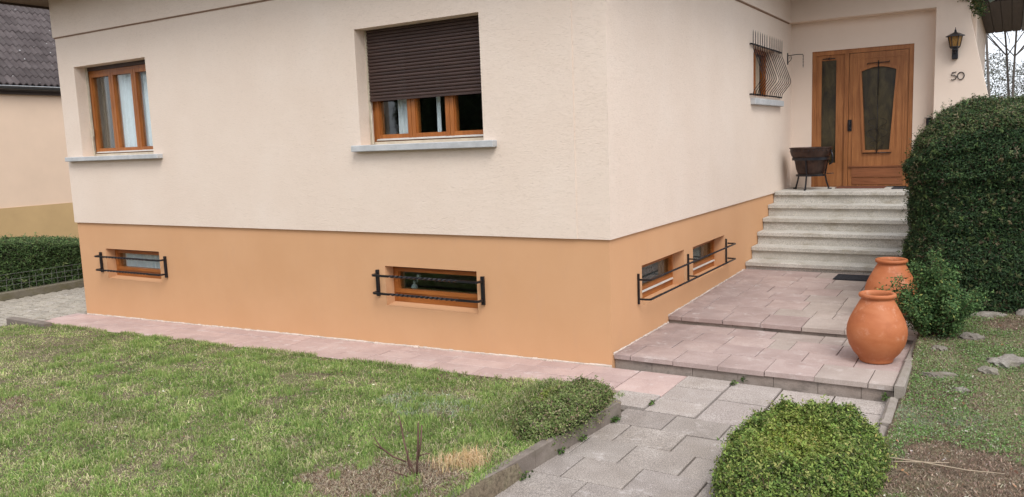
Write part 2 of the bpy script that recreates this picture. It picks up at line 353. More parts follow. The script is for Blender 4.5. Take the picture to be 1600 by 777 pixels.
def vnoise(x, y, seed=0):
    x = np.asarray(x, float); y = np.asarray(y, float)
    xi = np.floor(x).astype(np.int64); yi = np.floor(y).astype(np.int64); xf = x-xi; yf = y-yi
    def h(a, b):
        n = (a*374761393 + b*668265263 + seed*974634777) & 0x7fffffff
        n = ((n ^ (n >> 13))*1274126177) & 0x7fffffff
        return ((n ^ (n >> 16)) & 0xffff)/65535.0
    u = xf*xf*(3-2*xf); v = yf*yf*(3-2*yf)
    return (h(xi, yi)*(1-u)+h(xi+1, yi)*u)*(1-v)+(h(xi, yi+1)*(1-u)+h(xi+1, yi+1)*u)*v
def fbm(x, y, seed=0, o=4):
    t = 0; a = .5
    for i in range(o): t = t+a*vnoise(np.asarray(x)*2**i, np.asarray(y)*2**i, seed+i*17); a *= .5
    return t/(1-.5**o)
def raw_mesh(name, verts, nv, mat, cols=None, org=(0, 0, 0)):
    """polygons of nv vertices each laid one after another in verts (n*nv,3)"""
    verts = np.asarray(verts, np.float32)-np.asarray(org, np.float32); n = len(verts)//nv
    me = bpy.data.meshes.new(name); me.vertices.add(len(verts)); me.vertices.foreach_set('co', verts.ravel())
    me.loops.add(len(verts)); me.loops.foreach_set('vertex_index', np.arange(len(verts), dtype=np.int32))
    me.polygons.add(n); me.polygons.foreach_set('loop_start', np.arange(0, n*nv, nv, dtype=np.int32))
    me.update(calc_edges=True)
    if cols is not None:
        ca = me.color_attributes.new('Col', 'FLOAT_COLOR', 'POINT'); c4 = np.ones((len(verts), 4), np.float32)
        c4[:, :3] = np.repeat(cols, nv, axis=0); ca.data.foreach_set('color', c4.ravel())
    me.materials.append(MAT[mat]); return me
def link_mesh(me, name, parent=None, org=(0, 0, 0), **t):
    o = bpy.data.objects.new(name, me); C.objects.link(o)
    if parent: o.parent = parent; ORG[o.name] = ORG[parent.name]
    else: o.location = org; ORG[o.name] = tuple(org)
    for a, b in t.items(): o[a] = b
    return o
def leaves(P, N, size, cols, aspect=.55, spread=.8, curl=.25):
    """kite-shaped leaves at points P, facing about N; returns (n*4,3)"""
    n = len(P); size = np.broadcast_to(size, (n,)).reshape(n, 1)
    N = N+rng.normal(0, spread, (n, 3)); N /= np.linalg.norm(N, axis=1, keepdims=True)+1e-9
    T = rng.normal(0, 1, (n, 3)); T -= (T*N).sum(1, keepdims=True)*N; T /= np.linalg.norm(T, axis=1, keepdims=True)+1e-9
    B = np.cross(N, T); q = np.empty((n, 4, 3))
    q[:, 0] = P; q[:, 1] = P+T*size*.5+B*size*aspect*.5+N*size*curl*.3; q[:, 2] = P+T*size+N*size*curl*.1; q[:, 3] = P+T*size*.5-B*size*aspect*.5+N*size*curl*.3
    return q.reshape(-1, 3)
def pick(n, pal, wts=None, var=.18):
    pal = np.array(pal); i = rng.choice(len(pal), n, p=None if wts is None else np.array(wts)/sum(wts))
    return pal[i]*(1+rng.normal(0, var, (n, 1))).clip(.5, 1.6)*(1+rng.normal(0, .05, (n, 3)))

# ------------------------------------------------------------------ levels of the ground
HP, HT = 1.1345, 3.6395
def zp(x): return np.clip(.0206*np.asarray(x, float), -.19, 0)
def sm(a, b, x): t = np.clip((np.asarray(x, float)-a)/(b-a), 0, 1); return t*t*(3-2*t)
EDGE = -.655
def lawn_z(x, y):
    x = np.asarray(x, float); y = np.asarray(y, float)
    z = zp(x)-.005+.06*sm(EDGE, -1.6, y)+.05*sm(-.5, .5, x)*sm(-.8, -1.3, y)+.02*sm(-2, -5, y)
    return z+(fbm(x*1.4, y*1.4, 3)-.5)*.05*sm(-.7, -1.2, y)
def gard_z(x, y):
    x = np.asarray(x, float); y = np.asarray(y, float)
    return .02+.27*sm(-.6, 2.2, y)+.08*sm(2.2, 6, y)+.05*sm(2.5, 5, x)+(fbm(x*2.2, y*2.2, 5)-.5)*.07
def ground_z(x, y):
    x = np.asarray(x, float); y = np.asarray(y, float)
    base = np.full(np.broadcast(x, y).shape, -.30)
    left = (x < .50) & (y < EDGE+.01) & (x > -8.45)
    z = np.where(left, lawn_z(x, y), base)
    right = ((x > 2.31) | ((x > 1.72) & (y < -1.0)))
    z = np.where(right, gard_z(x, y), z)
    path = (x >= .50) & (x <= 1.72) & (y < EDGE)
    return np.where(path, -.09, z)

# terrain sheet
def axis(vals): return np.array(sorted(set(np.round(vals, 4))))
xs = axis(list(np.arange(-8.4, .49, .12))+[.495, .505, -8.44, -8.46]+list(np.arange(.6, 2.3, .2))+[1.715, 1.725, 2.305, 2.315]+list(np.arange(2.4, 6, .1))+[-400, -150, -60, -30, -20, -14, -11, -9.5, 7, 9, 12, 18, 30, 60, 150, 400])
ys = axis(list(np.arange(-7, -.66, .12))+[EDGE-.001+.008, EDGE+.012]+list(np.arange(-.5, 6, .12))+[-.995, -1.005, 6.5, 8, 11, 15, 22, 40, 80, 150, 400, -8, -10, -14, -20, -40, -80, -150, -400])
X, Y = np.meshgrid(xs, ys); Z = ground_z(X, Y)
far = (np.abs(X) > 25) | (np.abs(Y) > 25)
Z = np.where(far & (X > -8.45), .25, Z)
nx, ny = len(xs), len(ys); V = np.stack([X, Y, Z], -1).reshape(-1, 3)
F = [(j*nx+i, j*nx+i+1, (j+1)*nx+i+1, (j+1)*nx+i) for j in range(ny-1) for i in range(nx-1)]
me = bpy.data.meshes.new('ground'); me.from_pydata(V.tolist(), [], F); me.materials.append(MAT['soil'])
me.polygons.foreach_set('use_smooth', [True]*len(F)); tag(link_mesh(me, 'ground'), kind='structure')

# ------------------------------------------------------------------ the house
house = thing('house', 'large beige rendered house with orange plinth and steps to its wooden front door', 'house', (-4, 5, 0))
def wall_y(mb, y, t, x0, x1, z0, z1, holes):
    """wall facing -y at y with thickness t; holes (xa,xb,za,zb)"""
    X = sorted({x0, x1, *[h[0] for h in holes], *[h[1] for h in holes]}); Zs = sorted({z0, z1, *[h[2] for h in holes], *[h[3] for h in holes]})
    for a, b in zip(X, X[1:]):
        for c, d in zip(Zs, Zs[1:]):
            mx_, mz = (a+b)/2, (c+d)/2
            if any(h[0] < mx_ < h[1] and h[2] < mz < h[3] for h in holes): continue
            mb.quad((a, y, c), (b, y, c), (b, y, d), (a, y, d)); mb.quad((a, y+t, c), (a, y+t, d), (b, y+t, d), (b, y+t, c))
    for a, b, c, d in holes+[(x0, x1, z0, z1)]:
        mb.quad((a, y, c), (a, y, d), (a, y+t, d), (a, y+t, c)); mb.quad((b, y, c), (b, y+t, c), (b, y+t, d), (b, y, d))
        mb.quad((a, y, c), (a, y+t, c), (b, y+t, c), (b, y, c)); mb.quad((a, y, d), (b, y, d), (b, y+t, d), (a, y+t, d))
    return mb
def swapxy(mb, f): mb.v = [f(*p) for p in mb.v]; return mb
W1 = (-7.75, -6.209, 2.035, 3.222); W2 = (-2.764, -1.247, 2.035, 3.197)
B1 = (-7.49, -6.331, .379, .787); B2 = (-2.56, -1.41, .365, .783)
S1 = (.715, 1.885, .415, .80); S2 = (2.17, 3.325, .405, .79); G = (4.555, 5.80, 2.50, 3.175)
T = .32
def house_parts():
    m = MB(); wall_y(m, -.026, T, -8.12, .02-T, HP, HT, [W1, W2])                       # front upper wall
    m.build('wall', 'stucco', house)
    m = MB(); wall_y(m, -.02, T, -.02, 6.726, HP, HT, [G]); swapxy(m, lambda x, y, z: (-y, x, z)); m.build('wall', 'stucco', house)
    m = MB(); wall_y(m, 0, T, -8.10, -T, -.5, HP-.001, [B1, B2]); m.build('plinth', 'plinth', house)
    m = MB(); wall_y(m, 0, T, 0, 6.0, -.3, HP-.001, [S1, S2]); swapxy(m, lambda x, y, z: (-y, x, z)); m.build('plinth', 'plinth', house)
    # projecting band under the eaves, with the brown groove strip below it painting the band's shadow line
    m = MB(); m.box(-8.145, .045, -.045, .3, HT, 4.16); m.box(.045-T, .045, .301, 6.72, HT, 4.16); m.build('wall_band', 'stucco', house)
    m = MB(); m.box(-8.135, .034, -.034, .1, HT-.016, HT-.002); m.box(-.1, .034, .101, 6.513, HT-.016, HT-.002); m.build('string_course', 'shadowline', house)
    # left and back walls close the box
    m = MB(); m.box(-8.12, -8.12+T, .301, 11.4, HP, 4.16); m.box(-8.10, -8.10+T, .322, 11.4, -.5, HP-.002); m.box(-7.8, 2.2, 11.1, 11.4, -.3, 4.15); m.build('wall', 'stucco', house)
    # porch: beam, tapering pillar, door wall
    m = MB(); m.box(.0452, 2.0, 6.515, 6.7255, HT+.001, 4.16); m.build('porch_beam', 'stuccof', house)
    m = MB(); m.prism([(2.0, 1.0), (2.96, 1.0), (2.663, 2.351), (2.532, 2.915), (2.40, 3.52), (2.385, 4.15), (2.0, 4.15)], 6.512, 6.95, 'y'); m.build('pillar', 'stuccof', house)
    m = MB(); wall_y(m, 6.726, .25, .02, 2.0, 1.10, 4.15, [(.323, 1.717, 1.10, 3.20)]); m.build('wall', 'stuccof', house)
    m = MB(); m.box(2.2, 2.47, 6.96, 11.38, .2, 3.9); m.build('wall', 'stucco', house)
    # eaves and roof
    m = MB(); x0, x1, y0, y1 = -8.8, .72, -.62, 12.1
    m.box(x0, x1, y0, -.05, 4.162, 4.20); m.box(x0, -8.15, -.049, y1, 4.162, 4.20); m.box(.05, x1, -.049, 5.6, 4.162, 4.20); m.box(.05, 3.0, 5.601, 6.9, 4.162, 4.20)
    m.build('soffit', 'soffit', house)
    m = MB(); m.box(x0-.03, x0, y0, y1, 4.135, 4.36); m.box(x0-.03, x1+.03, y0-.03, y0, 4.135, 4.36); m.box(x1, x1+.03, y0, 5.57, 4.135, 4.36); m.box(x1+.031, 3.03, 5.57, 5.60, 4.135, 4.36)
    m.build('fascia', 'darkwood', house)
    m = MB(); zr = 4.37; zt = 7.2
    A = [(x0-.1, y0-.1), (3.1, y0-.1), (3.1, y1), (x0-.1, y1)]; r0, r1 = (-4.2, 4.2), (-1.8, 7)
    k = len(m.v); A = [(x0-.1, y0-.1), (.82, y0-.1), (.82, 5.5), (3.1, 5.5), (3.1, y1), (x0-.1, y1)]
    m.prism(A, 4.365, 4.40, 'z')
    m.v += [(-8.9, -.72, 4.41), (.82, -.72, 4.41), (.82, 12.1, 4.41), (-8.9, 12.1, 4.41), (-4.0, 4.2, zt), (-4.0, 7.2, zt)]
    q = len(m.v)-6; m.f += [(q, q+1, q+4), (q+1, q+2, q+5, q+4), (q+2, q+3, q+5), (q+3, q, q+4, q+5), (q+3, q+2, q+1, q)]
    m.build('roof', 'roof', house)
    # rear side eave, dark boards seen from below
    e = MB(); e.box(2.472, 3.03, 6.951, 11.40, 3.705, 3.74)
    ev = e.build('side_eave', 'darkwood', house)
    for i in range(4):
        b = MB(); xx = 2.476+i*.138; b.box(xx, xx+.128, 6.96, 11.39, 3.690, 3.7045); b.build('soffit_board', 'darkwood', ev)
    g = MB(); g.box(3.032, 3.10, 6.95, 11.40, 3.68, 3.80); g.build('eave_gutter', 'gutter', house, )
    g = MB(); g.tube([(2.62, 6.60, 3.66), (2.80, 6.60, 3.75), (3.05, 6.60, 3.85)], .028, 8); g.build('downpipe', 'verdigris', house, smooth=True)
    # cement fillet where wall meets paving
    m = MB(); n = 150
    for i in range(n):
        xa = -8.1+8.1*i/n; xb = -8.1+8.1*(i+1)/n; h = .004+.008*random.random(); d = .006+.012*random.random()*(1 if random.random() < .85 else 2.2)
        za, zb = float(zp(xa)), float(zp(xb)); m.v += [(xa, 0, za-.02), (xb, 0, zb-.02), (xb, -d, zb-.02), (xa, -d, za-.02), (xa, -.003, za+h+.006), (xb, -.003, zb+h+.006), (xb, -d, zb+.006), (xa, -d, za+.006)]
        q = len(m.v)-8; m.f += [(q+4, q+5, q+6, q+7), (q+7, q+6, q+2, q+3), (q, q+4, q+7, q+3), (q+1, q+2, q+6, q+5)]
    m.build('cement_fillet', 'mortar', house)
    def side(y0, y1, z0, z1, n):
        m = MB()
        for i in range(n):
            ya = y0+(y1-y0)*i/n; yb = y0+(y1-y0)*(i+1)/n; za = z0+(z1-z0)*i/n; zb = z0+(z1-z0)*(i+1)/n; h = .004+.008*random.random(); d = .004+.008*random.random()
            m.v += [(0, ya, za-.01), (0, yb, zb-.01), (d, yb, zb-.01), (d, ya, za-.01), (.003, ya, za+h+.004), (.003, yb, zb+h+.004), (d, yb, zb+.005), (d, ya, za+.005)]
            q = len(m.v)-8; m.f += [(q+4, q+5, q+6, q+7), (q+7, q+6, q+2, q+3), (q, q+4, q+7, q+3), (q+1, q+2, q+6, q+5)]
        m.build('cement_fillet', 'mortar', house)
    side(.03, 1.385, .107, .107, 36); side(1.385, 4.2, .18, .2336, 60)
house_parts()
# interior: floors and partitions so that nothing shines through
m = MB(); m.box(-7.75, -.35, .35, 6.6, 1.05, 1.12); m.box(-7.75, -.35, 3.4, 3.5, 1.121, 4.1); m.box(-4.7, -4.6, .31, 3.39, 1.121, 4.1); m.box(-7.75, -.35, .31, 11, 4.10, 4.14)
m.box(-7.75, -.33, 2.6, 2.7, -.4, 1.04); m.box(-1.6, -1.5, 2.71, 6.6, -.3, 1.04); m.box(-1.6, -.33, 2.0, 2.05, -.3, 1.04); m.box(-7.75, -.35, 6.61, 6.66, -.3, 4.0); m.box(-.33, 2.19, 8.3, 8.4, .3, 4.1); m.box(-.32, 2.19, 6.98, 8.29, 1.09, 1.13)
m.build('room_partition', 'room', house)

def casement_window(name, a, b, z0, z1, ypl, nleaf, curtains, sill=None, swap=None, label=None, glass='glass', fr=.042, rail=.046, lift=0.0, wv='wood', wh='woodh', drip=True, cy=.085):
    """window in an opening a..b x z0..z1 looking to -y, frame front at ypl; swap maps it onto the side wall"""
    S = swap or (lambda x, y, z: (x, y, z))
    def B(mb, *q): pass
    m = MB(); y0, y1 = ypl, ypl+.07; zb = z0+.055+lift
    m.box(a, a+fr, y0, y1, z0+.0, z1); m.box(b-fr, b, y0, y1, z0, z1); m.box(a+fr, b-fr, y0+.002, y1, z1-fr, z1); m.box(a+fr, b-fr, y0+.002, y1, z0, zb)
    m.v = [S(*p) for p in m.v]; w_ = m.build(name, wv, house, label=label) if label else m.build(name, wv, house)
    ia, ib = a+fr, b-fr; step = (ib-ia)/nleaf
    for i in range(nleaf):
        la, lb = ia+i*step+.003, ia+(i+1)*step-.003; c = MB(); yf = y0-.014
        c.box(la, la+rail, yf, y1-.01, zb+.002, z1-fr-.002); c.box(lb-rail, lb, yf, y1-.01, zb+.002, z1-fr-.002)
        # inner bead
        c.box(la+rail, la+rail+.012, yf+.012, y1-.012, zb+rail, z1-fr-rail); c.box(lb-rail-.012, lb-rail, yf+.012, y1-.012, zb+rail, z1-fr-rail)
        c.box(la+rail, lb-rail, yf+.002, y1-.011, zb+.002, zb+rail); c.box(la+rail, lb-rail, yf+.002, y1-.011, z1-fr-rail, z1-fr-.002)
        c.v = [S(*p) for p in c.v]; c.build('casement', wv, w_)
        g = MB(); g.box(la+rail+.004, lb-rail-.004, y0+.018, y0+.023, zb+rail-.006, z1-fr-rail+.006); g.v = [S(*p) for p in g.v]; g.build('pane', glass, w_)
    if drip:
      d = MB(); d.prism([(y0-.024, zb-.012), (y0-.010, zb+.006), (y0-.001, zb+.006), (y0-.001, zb-.016), (y0-.022, zb-.016)], ia+.01, ib-.01, 'x'); d.v = [S(*p) for p in d.v]; d.build('drip_bar', 'alu', w_)
    for (xa, xb, ztop, zbot, cmat) in curtains:
        c = MB(); n = 60
        for i in range(n):
            u0, u1 = i/n, (i+1)/n; fx = lambda u: xa+(xb-xa)*u
            fy = lambda u: ypl+cy+.016*math.sin(u*(xb-xa)*62)+.008*math.sin(u*(xb-xa)*141+1)
            c.quad((fx(u0), fy(u0), zbot), (fx(u1), fy(u1), zbot), (fx(u1), fy(u1), ztop), (fx(u0), fy(u0), ztop))
        c.v = [S(*p) for p in c.v]; c.build('curtain', cmat, w_, smooth=True)
    if sill:
        xa, xb, yo, za, zb_ = sill; q = MB(); q.box(xa, xb, yo, ypl-.002, za, zb_); q.v = [S(*p) for p in q.v]
        k = MB(); k.rbox((xa, yo, za), (xb, -.021 if not swap else ypl-.002, zb_), .006); k.v = [S(*p) for p in k.v]
        m2 = MB(); m2.box(a+.001, b-.001, -.0205, ypl-.002, za+.01, zb_-.002); m2.v = [S(*p) for p in m2.v]
        e_ = MB(); e_.box(a+.004, b-.004, ypl-.030, ypl-.003, zb_-.001, zb_+.030); e_.v = [S(*p) for p in e_.v]; e_.build('sill_upstand', 'cream', w_); o = k.build('sill', 'sill', w_); m2.build('sill_bed', 'sill', w_)
    return w_
def rails(x, y, z0, z1, w_):
    g = MB(); g.box(x, x+.014, y, y+.03, z0, z1); g.build('shutter_guide', 'cream', w_)
    g = MB(); g.box(x+.018, x+.026, y+.004, y+.02, z0, z1); g.build('cable_pipe', 'cream', w_)
w1 = casement_window('window', *W1[:2], W1[2], W1[3]-.05, .16, 3, [(-7.62, -7.50, 3.15, 2.08, 'brownc'), (-7.33, -6.24, 3.15, 2.08, 'curtain')], sill=(-8.06, -6.03, -.105, 1.975, 2.033), label='left three-light window with net curtains')
rails(W1[0]+.002, .125, W1[2]+.01, W1[3]-.004, w1)
m = MB(); m.box(W1[0]+.002, W1[1]-.002, .14, .22, W1[3]-.048, W1[3]-.002); m.build('shutter_box', 'shut', w1)
m = MB(); m.tube([(-7.705, .11, 2.04), (-7.70, .10, 2.3), (-7.71, .112, 2.36)], .010, 6); m.box(-7.725, -7.685, .095, .125, 2.30, 2.40); m.build('shutter_catch', 'cream', w1)
w2 = casement_window('window', *W2[:2], W2[2], W2[3]-.05, .19, 3, [(-2.50, -2.33, 3.12, 2.08, 'curtain'), (-2.0, -1.93, 3.12, 2.08, 'curtain')], sill=(-2.835, -1.10, -.105, 1.968, 2.033), label='right three-light window half covered by its brown shutter')
rails(W2[0]+.002, .125, W2[2]+.01, W2[3]-.004, w2)
m = MB(); m.tube([(-2.715, .11, 2.04), (-2.71, .10, 2.3), (-2.72, .112, 2.36)], .010, 6); m.build('shutter_catch', 'cream', w2)
# roller shutter, slats one by one
sh = MB(); zb = 2.50
sh.box(W2[0]+.03, W2[1]-.004, .118, .142, zb-.022, zb); shutter = sh.build('roller_shutter', 'shut', house)
sl_ = MB(); L = W2[1]-W2[0]-.04; prof = [(0, 0), (-.007, .005), (-.010, .0155), (-.007, .026), (0, .0305), (.004, .0305), (.004, 0)]
sl_.prism(prof, 0, L, 'x'); slme = sl_.mesh('slat', 'shut')
nsl = 21; pitch_ = (W2[3]-zb)/nsl
for i in range(nsl): place(slme, 'slat', shutter, (W2[0]+.032, .128+random.uniform(-.0015, .0015), zb+i*pitch_+.001), rot=(random.uniform(-.03, .03), 0, 0), scale=(1, 1, pitch_/.0325))
# basement windows
wb1 = casement_window('basement_window', *B1[:2], B1[2], B1[3], .13, 1, [(-7.40, -6.4, .75, .45, 'curtain')], label='small basement window with net curtain', fr=.028, rail=.042, lift=.05, wv='woodh', drip=False)
wb2 = casement_window('basement_window', *B2[:2], B2[2], B2[3], .13, 1, [], label='small dark basement window with a bottle inside', glass='bglass', fr=.028, rail=.042, lift=.065, wv='woodh', drip=False)
sw = lambda x, y, z: (-y, x, z)
ws1 = casement_window('basement_window', S1[0], S1[1], S1[2], S1[3], .13, 1, [(.8, 1.8, .76, .46, 'blind')], swap=sw, fr=.03, rail=.04, lift=.03, wv='woody', wh='woody', glass='bglass', label='basement window nearer the corner')
ws2 = casement_window('basement_window', S2[0], S2[1], S2[2], S2[3], .13, 1, [(2.25, 3.2, .76, .46, 'blind')], swap=sw, fr=.03, rail=.04, lift=.03, wv='woody', wh='woody', glass='bglass', label='basement window nearer the steps')
wg = casement_window('window', G[0], G[1], G[2]-.03, G[3], .14, 2, [(4.6, 5.75, 3.1, 2.5, 'beigec')], sill=(4.42, 5.98, -.085, 2.385, 2.465), swap=sw, glass='sglass', fr=.026, rail=.03, label='small side window behind the bulging iron grille', wv='woody', wh='woody')

# basement sill slopes (painted)
for (a, b, z0) in ((B1[0], B1[1], B1[2]), (B2[0], B2[1], B2[2])):
    m = MB(); m.prism([(0.004, z0-.0+.001), (.128, z0+.001), (.128, z0+.022)], a+.002, b-.002, 'x'); m.build('opening_ledge', 'plinth', house)

# wrought iron grilles
def twisted(mb, p0, p1, r, bend, n=44, ta=.16, tb=.84, turns=7):
    """square bar from p0 to p1 that bends back by vector bend at both ends"""
    p0, p1, bend = Vector(p0), Vector(p1), Vector(bend); L = (p1-p0).normalized(); c = .025
    path = [p0-bend*.0+bend, p0+bend*.35, p0+L*c*.4+bend*.08, p0+L*c]; tw = [0]*4
    for i in range(n+1):
        t = i/n; path.append(p0.lerp(p1, .02+.96*t)); k = min(max((t-ta)/(tb-ta), 0), 1); tw.append(k*turns*math.pi)
    path += [p1-L*c*.9, p1-L*c*.4+bend*.08, p1+bend*.35, p1+bend]; tw += [tw[-1]]*4
    mb.tube(path, r, 4, True, tw, True)
def front_grille(xa, xb, z0, z1, label):
    m = MB(); yb = -.105
    for x in (xa, xb): m.box(x-.017, x+.017, -.026, -.002, z0-.045, z1+.045)
    g = m.build('window_grille', 'iron', house, label=label)
    for z in (z0, z1):
        q = MB(); twisted(q, (xa, yb, z), (xb, yb, z), .0112, (0, .08, 0)); q.build('bar', 'iron', g)
front_grille(-7.60, -6.20, .505, .69, 'iron guard over the left basement window'); front_grille(-2.655, -1.335, .508, .695, 'iron guard over the middle basement window')
m = MB()
for y in (.605, 1.985, 3.36): m.box(.002, .020, y-.009, y+.009, .45, .74)
g = m.build('window_grille', 'iron', house, label='long iron guard across both side basement windows')
for z in (.50, .685):
    q = MB(); twisted(q, (.125, .60, z), (.125, 3.37, z), .0085, (-.10, 0, 0), 120, .1, .9, 20); q.build('bar', 'iron', g)
    q = MB(); q.tube([(.004, 1.985, z), (.12, 1.985, z)], .008, 6); q.build('stay', 'iron', g)
# bulging grille
m = MB()
for z in (3.155, 2.515):
    m.box(.045, .057, 4.36, 5.95, z-.010, z+.010)
    for y in (4.36, 5.94): m.box(.021, .046, y, y+.012, z-.010, z+.010)
g = m.build('window_grille', 'iron', house, label='bulging iron grille with spiked tops')
for i in range(14):
    y = 4.385+i*(5.925-4.385)/13+(-.022 if i < 7 else .022)*(1-abs(i-6.5)/6.5); q = MB(); q.tube([(.062, y, 3.335), (.062, y, 3.30), (.062, y, 3.10), (.075, y, 3.07), (.185, y, 2.76), (.190, y, 2.73), (.180, y, 2.70), (.070, y, 2.56), (.062, y, 2.50)], [.001, .0045, .0052, .0052, .0052, .0052, .0052, .0052, .0052], 6)
    q.build('bar', 'iron', g)

# front door with side light
D0 = 6.75; ZL = 1.1546
m = MB(); m.box(.323, .385, 6.742, 6.83, ZL, 3.20); m.box(1.655, 1.717, 6.742, 6.83, ZL, 3.20); m.box(.385, 1.655, 6.745, 6.83, 3.135, 3.20); m.box(.79, .845, 6.738, 6.83, ZL, 3.135)
door = m.build('front_door', 'door', house, label='honey-brown wooden front door with tapering glass and side light')
def rect_ring(mb, x0, x1, z0, z1, w, y0, y1):
    mb.box(x0, x0+w, y0, y1, z0, z1); mb.box(x1-w, x1, y0, y1, z0, z1); mb.box(x0+w, x1-w, y0, y1, z1-w, z1); mb.box(x0+w, x1-w, y0, y1, z0, z0+w)
# side light: panel with long opening
m = MB(); wall_y(m, 6.765, .04, .385, .79, ZL, 3.135, [(.455, .665, 1.52, 3.055)]); m.build('side_light_panel', 'door', door)
m = MB(); m.box(.452, .668, 6.79, 6.795, 1.50, 3.06); m.build('side_light_pane', 'dglass', door)
m = MB(); m.box(.47, .65, 6.745, 6.757, 3.075, 3.087); m.box(.555, .565, 6.745, 6.765, 3.06, 3.10); m.build('hinge_bar', 'iron', door)
# the leaf: frame with a coffin-shaped opening
oz0, oz1 = 1.70, 2.905; ob0, ob1 = 1.085, 1.415; ot0, ot1 = 1.02, 1.49; lx0, lx1 = .85, 1.65
m = MB(); y = 6.757; top = []
for i in range(9):
    t = i/8; top.append((ot0+(ot1-ot0)*t, oz1-.055+.055*math.sin(math.pi*t)+.01))
inner = [(ob0, oz0)]+top+[(ob1, oz0)]
def ring(mb, inner, outer, y): 
    k = len(mb.v); n = len(inner); mb.v += [(a, y, b) for a, b in inner]+[(a, y, b) for a, b in outer]
    for i in range(n): j = (i+1) % n; mb.f.append((k+i, k+j, k+n+j, k+n+i))
    return mb
def outer_of(p):
    pass
outer = [(lx0, 1.42)]+[(lx0+(lx1-lx0)*i/8, 3.13) for i in range(9)]+[(lx1, 1.42)]
ring(m, inner, outer, y); k = len(m.v); n = len(inner)
m.v += [(a, y+.05, b) for a, b in inner]; 
for i in range(n): j = (i+1) % n; m.f.append((i, j, k+j, k+i))
m.quad((lx0, y, ZL+.01), (lx1, y, ZL+.01), (lx1, y, 1.42), (lx0, y, 1.42)); m.box(lx0, lx1, y+.001, y+.012, ZL+.01, 1.42); m.build('door_leaf', 'door', door)
m = MB(); grow = lambda p, d: [(a+(d if a > 1.25 else -d)*1.0, b+(d if b > 2 else -d)) for a, b in p]
i1, o1 = inner, grow(inner, .035)
ring(m, i1, o1, y-.018); k = len(m.v); n = len(i1); m.v += [(a, y, b) for a, b in o1]+[(a, y, b) for a, b in i1]
for i in range(n): j = (i+1) % n; m.f.append((n+i, n+j, k+j, k+i)); m.f.append((i, j, k+n+j, k+n+i))
m.build('glazing_bead', 'door', door)
m = MB(); rect_ring(m, .905, 1.605, 1.46, 3.065, .022, y-.009, y-.0005); m.build('door_moulding', 'door', door)
m = MB(); m.prism([(ob0-.01, oz0-.01), (ob1+.01, oz0-.01), (ot1+.01, oz1+.02), (ot0-.01, oz1+.02)], y+.03, y+.035, 'y'); m.build('door_pane', 'dglass', door)
m = MB(); m.box(.905, 1.60, y-.012, y-.001, 1.30, 1.44, ); m.build('kick_panel', 'doorh', door)
m = MB(); m.box(.905, 1.60, y-.010, y-.001, 1.19, 1.285); m.build('kick_panel', 'doorh', door)
m = MB(); m.box(lx0+.01, lx1-.01, y-.022, y-.001, 1.448, 1.468); m.build('door_rail', 'doorh', door)
m = MB()
cx = 1.25; yi = y-.028
m.box(1.10, 1.40, yi, yi+.008, 2.965, 2.975); m.box(1.10, 1.108, yi, yi+.008, 2.95, 2.975); m.box(1.392, 1.40, yi, yi+.008, 2.975, 2.99)
m.tube([(cx, yi, 3.0), (cx, yi, 2.5)], .007, 6); m.tube([(cx, yi, 2.5), (cx, yi, 1.66)], .0045, 6); m.box(1.06, 1.44, yi, yi+.01, 1.652, 1.662)
for s in (-1, 1):
    for (z0, sz) in ((2.15, .13), (1.98, .15), (1.85, .10)):
        m.tube([(cx, yi, z0-.18)]+[(cx+s*sz*math.sin(t), yi, z0-.1+sz*.75*(1-math.cos(t))*.6) for t in (.4, .9, 1.4, 1.9, 2.4, 2.8)], .0032, 5)
m.build('door_ironwork', 'iron', door, smooth=True)
m = MB(); m.rbox((.835, y-.02, 1.99), (.895, y-.004, 2.16), .004); m.tube([(.866, y-.02, 2.10), (.866, y-.05, 2.10)], .012, 8); m.tube([(.866, y-.05, 2.14), (.866, y-.055, 2.08), (.866, y-.045, 2.02)], .013, 8); m.build('door_handle', 'iron', door)
m = MB(); m.lathe([(.001, 0), (.013, 0), (.013, .008), (.001, .008)], (0, 0, 0), 12); m.v = [(.866+a, y-.028+c*-1, 2.035+b) for a, b, c in m.v]; m.build('lock_cylinder', 'alu', door)
m = MB(); m.box(.40, 1.70, 7.25, 7.27, 1.2, 3.2); m.build('hall_curtain', 'darkwood', house)

# house number 50
hn = MB(); z0, x0 = 2.635, 2.205; y = 6.500; s = .085
hn.tube([(x0+.062, y, z0+.108), (x0+.012, y, z0+.102), (x0+.008, y, z0+.062), (x0+.040, y, z0+.066), (x0+.064, y, z0+.044), (x0+.052, y, z0+.012), (x0+.020, y, z0), (x0, y, z0+.012)], .0065, 6)
num = hn.build('house_number', 'iron', house, smooth=True)
hn = MB(); c = (x0+.118, z0+.052); hn.tube([(c[0]+.040*math.cos(t*math.tau/16+.9), y, c[1]+.050*math.sin(t*math.tau/16+.9)) for t in range(17)], .0065, 6); hn.build('digit', 'iron', num, smooth=True)

# ------------------------------------------------------------------ entrance steps
steps = thing('entrance_steps', 'flight of six speckled granite steps leading up to the wooden front door', 'steps', (1, 4.3, .2))
YS, TR, RH = 4.2273, .291, .165
for k in range(6):
    yf = YS+k*TR; zt = .1646+RH*(k+1); yb = (YS+(k+1)*TR+.06) if k < 5 else 6.735; xr = 2.22 if k else 2.22
    m = MB(); m.rbox((.004 if zt < HP else .024, yf, zt-.052), (xr, yb, zt), .004); m.build('tread', 'granite', steps)
    zb = (.1646+RH*k) if k else .22
    m = MB(); m.box(.006, xr-.02, yf+.035, yf+.075, zb-.02, zt-.053); m.build('riser', 'granite', steps)
m = MB(); m.box(.01, 2.18, YS+.08, 6.7, -.2, .25); 
for k in range(5): m.box(.01, 2.18, YS+(k+1)*TR+.08, 6.70, .26+RH*k-.005, .26+RH*(k+1)-.012)
m.build('step_core', 'riser', steps)

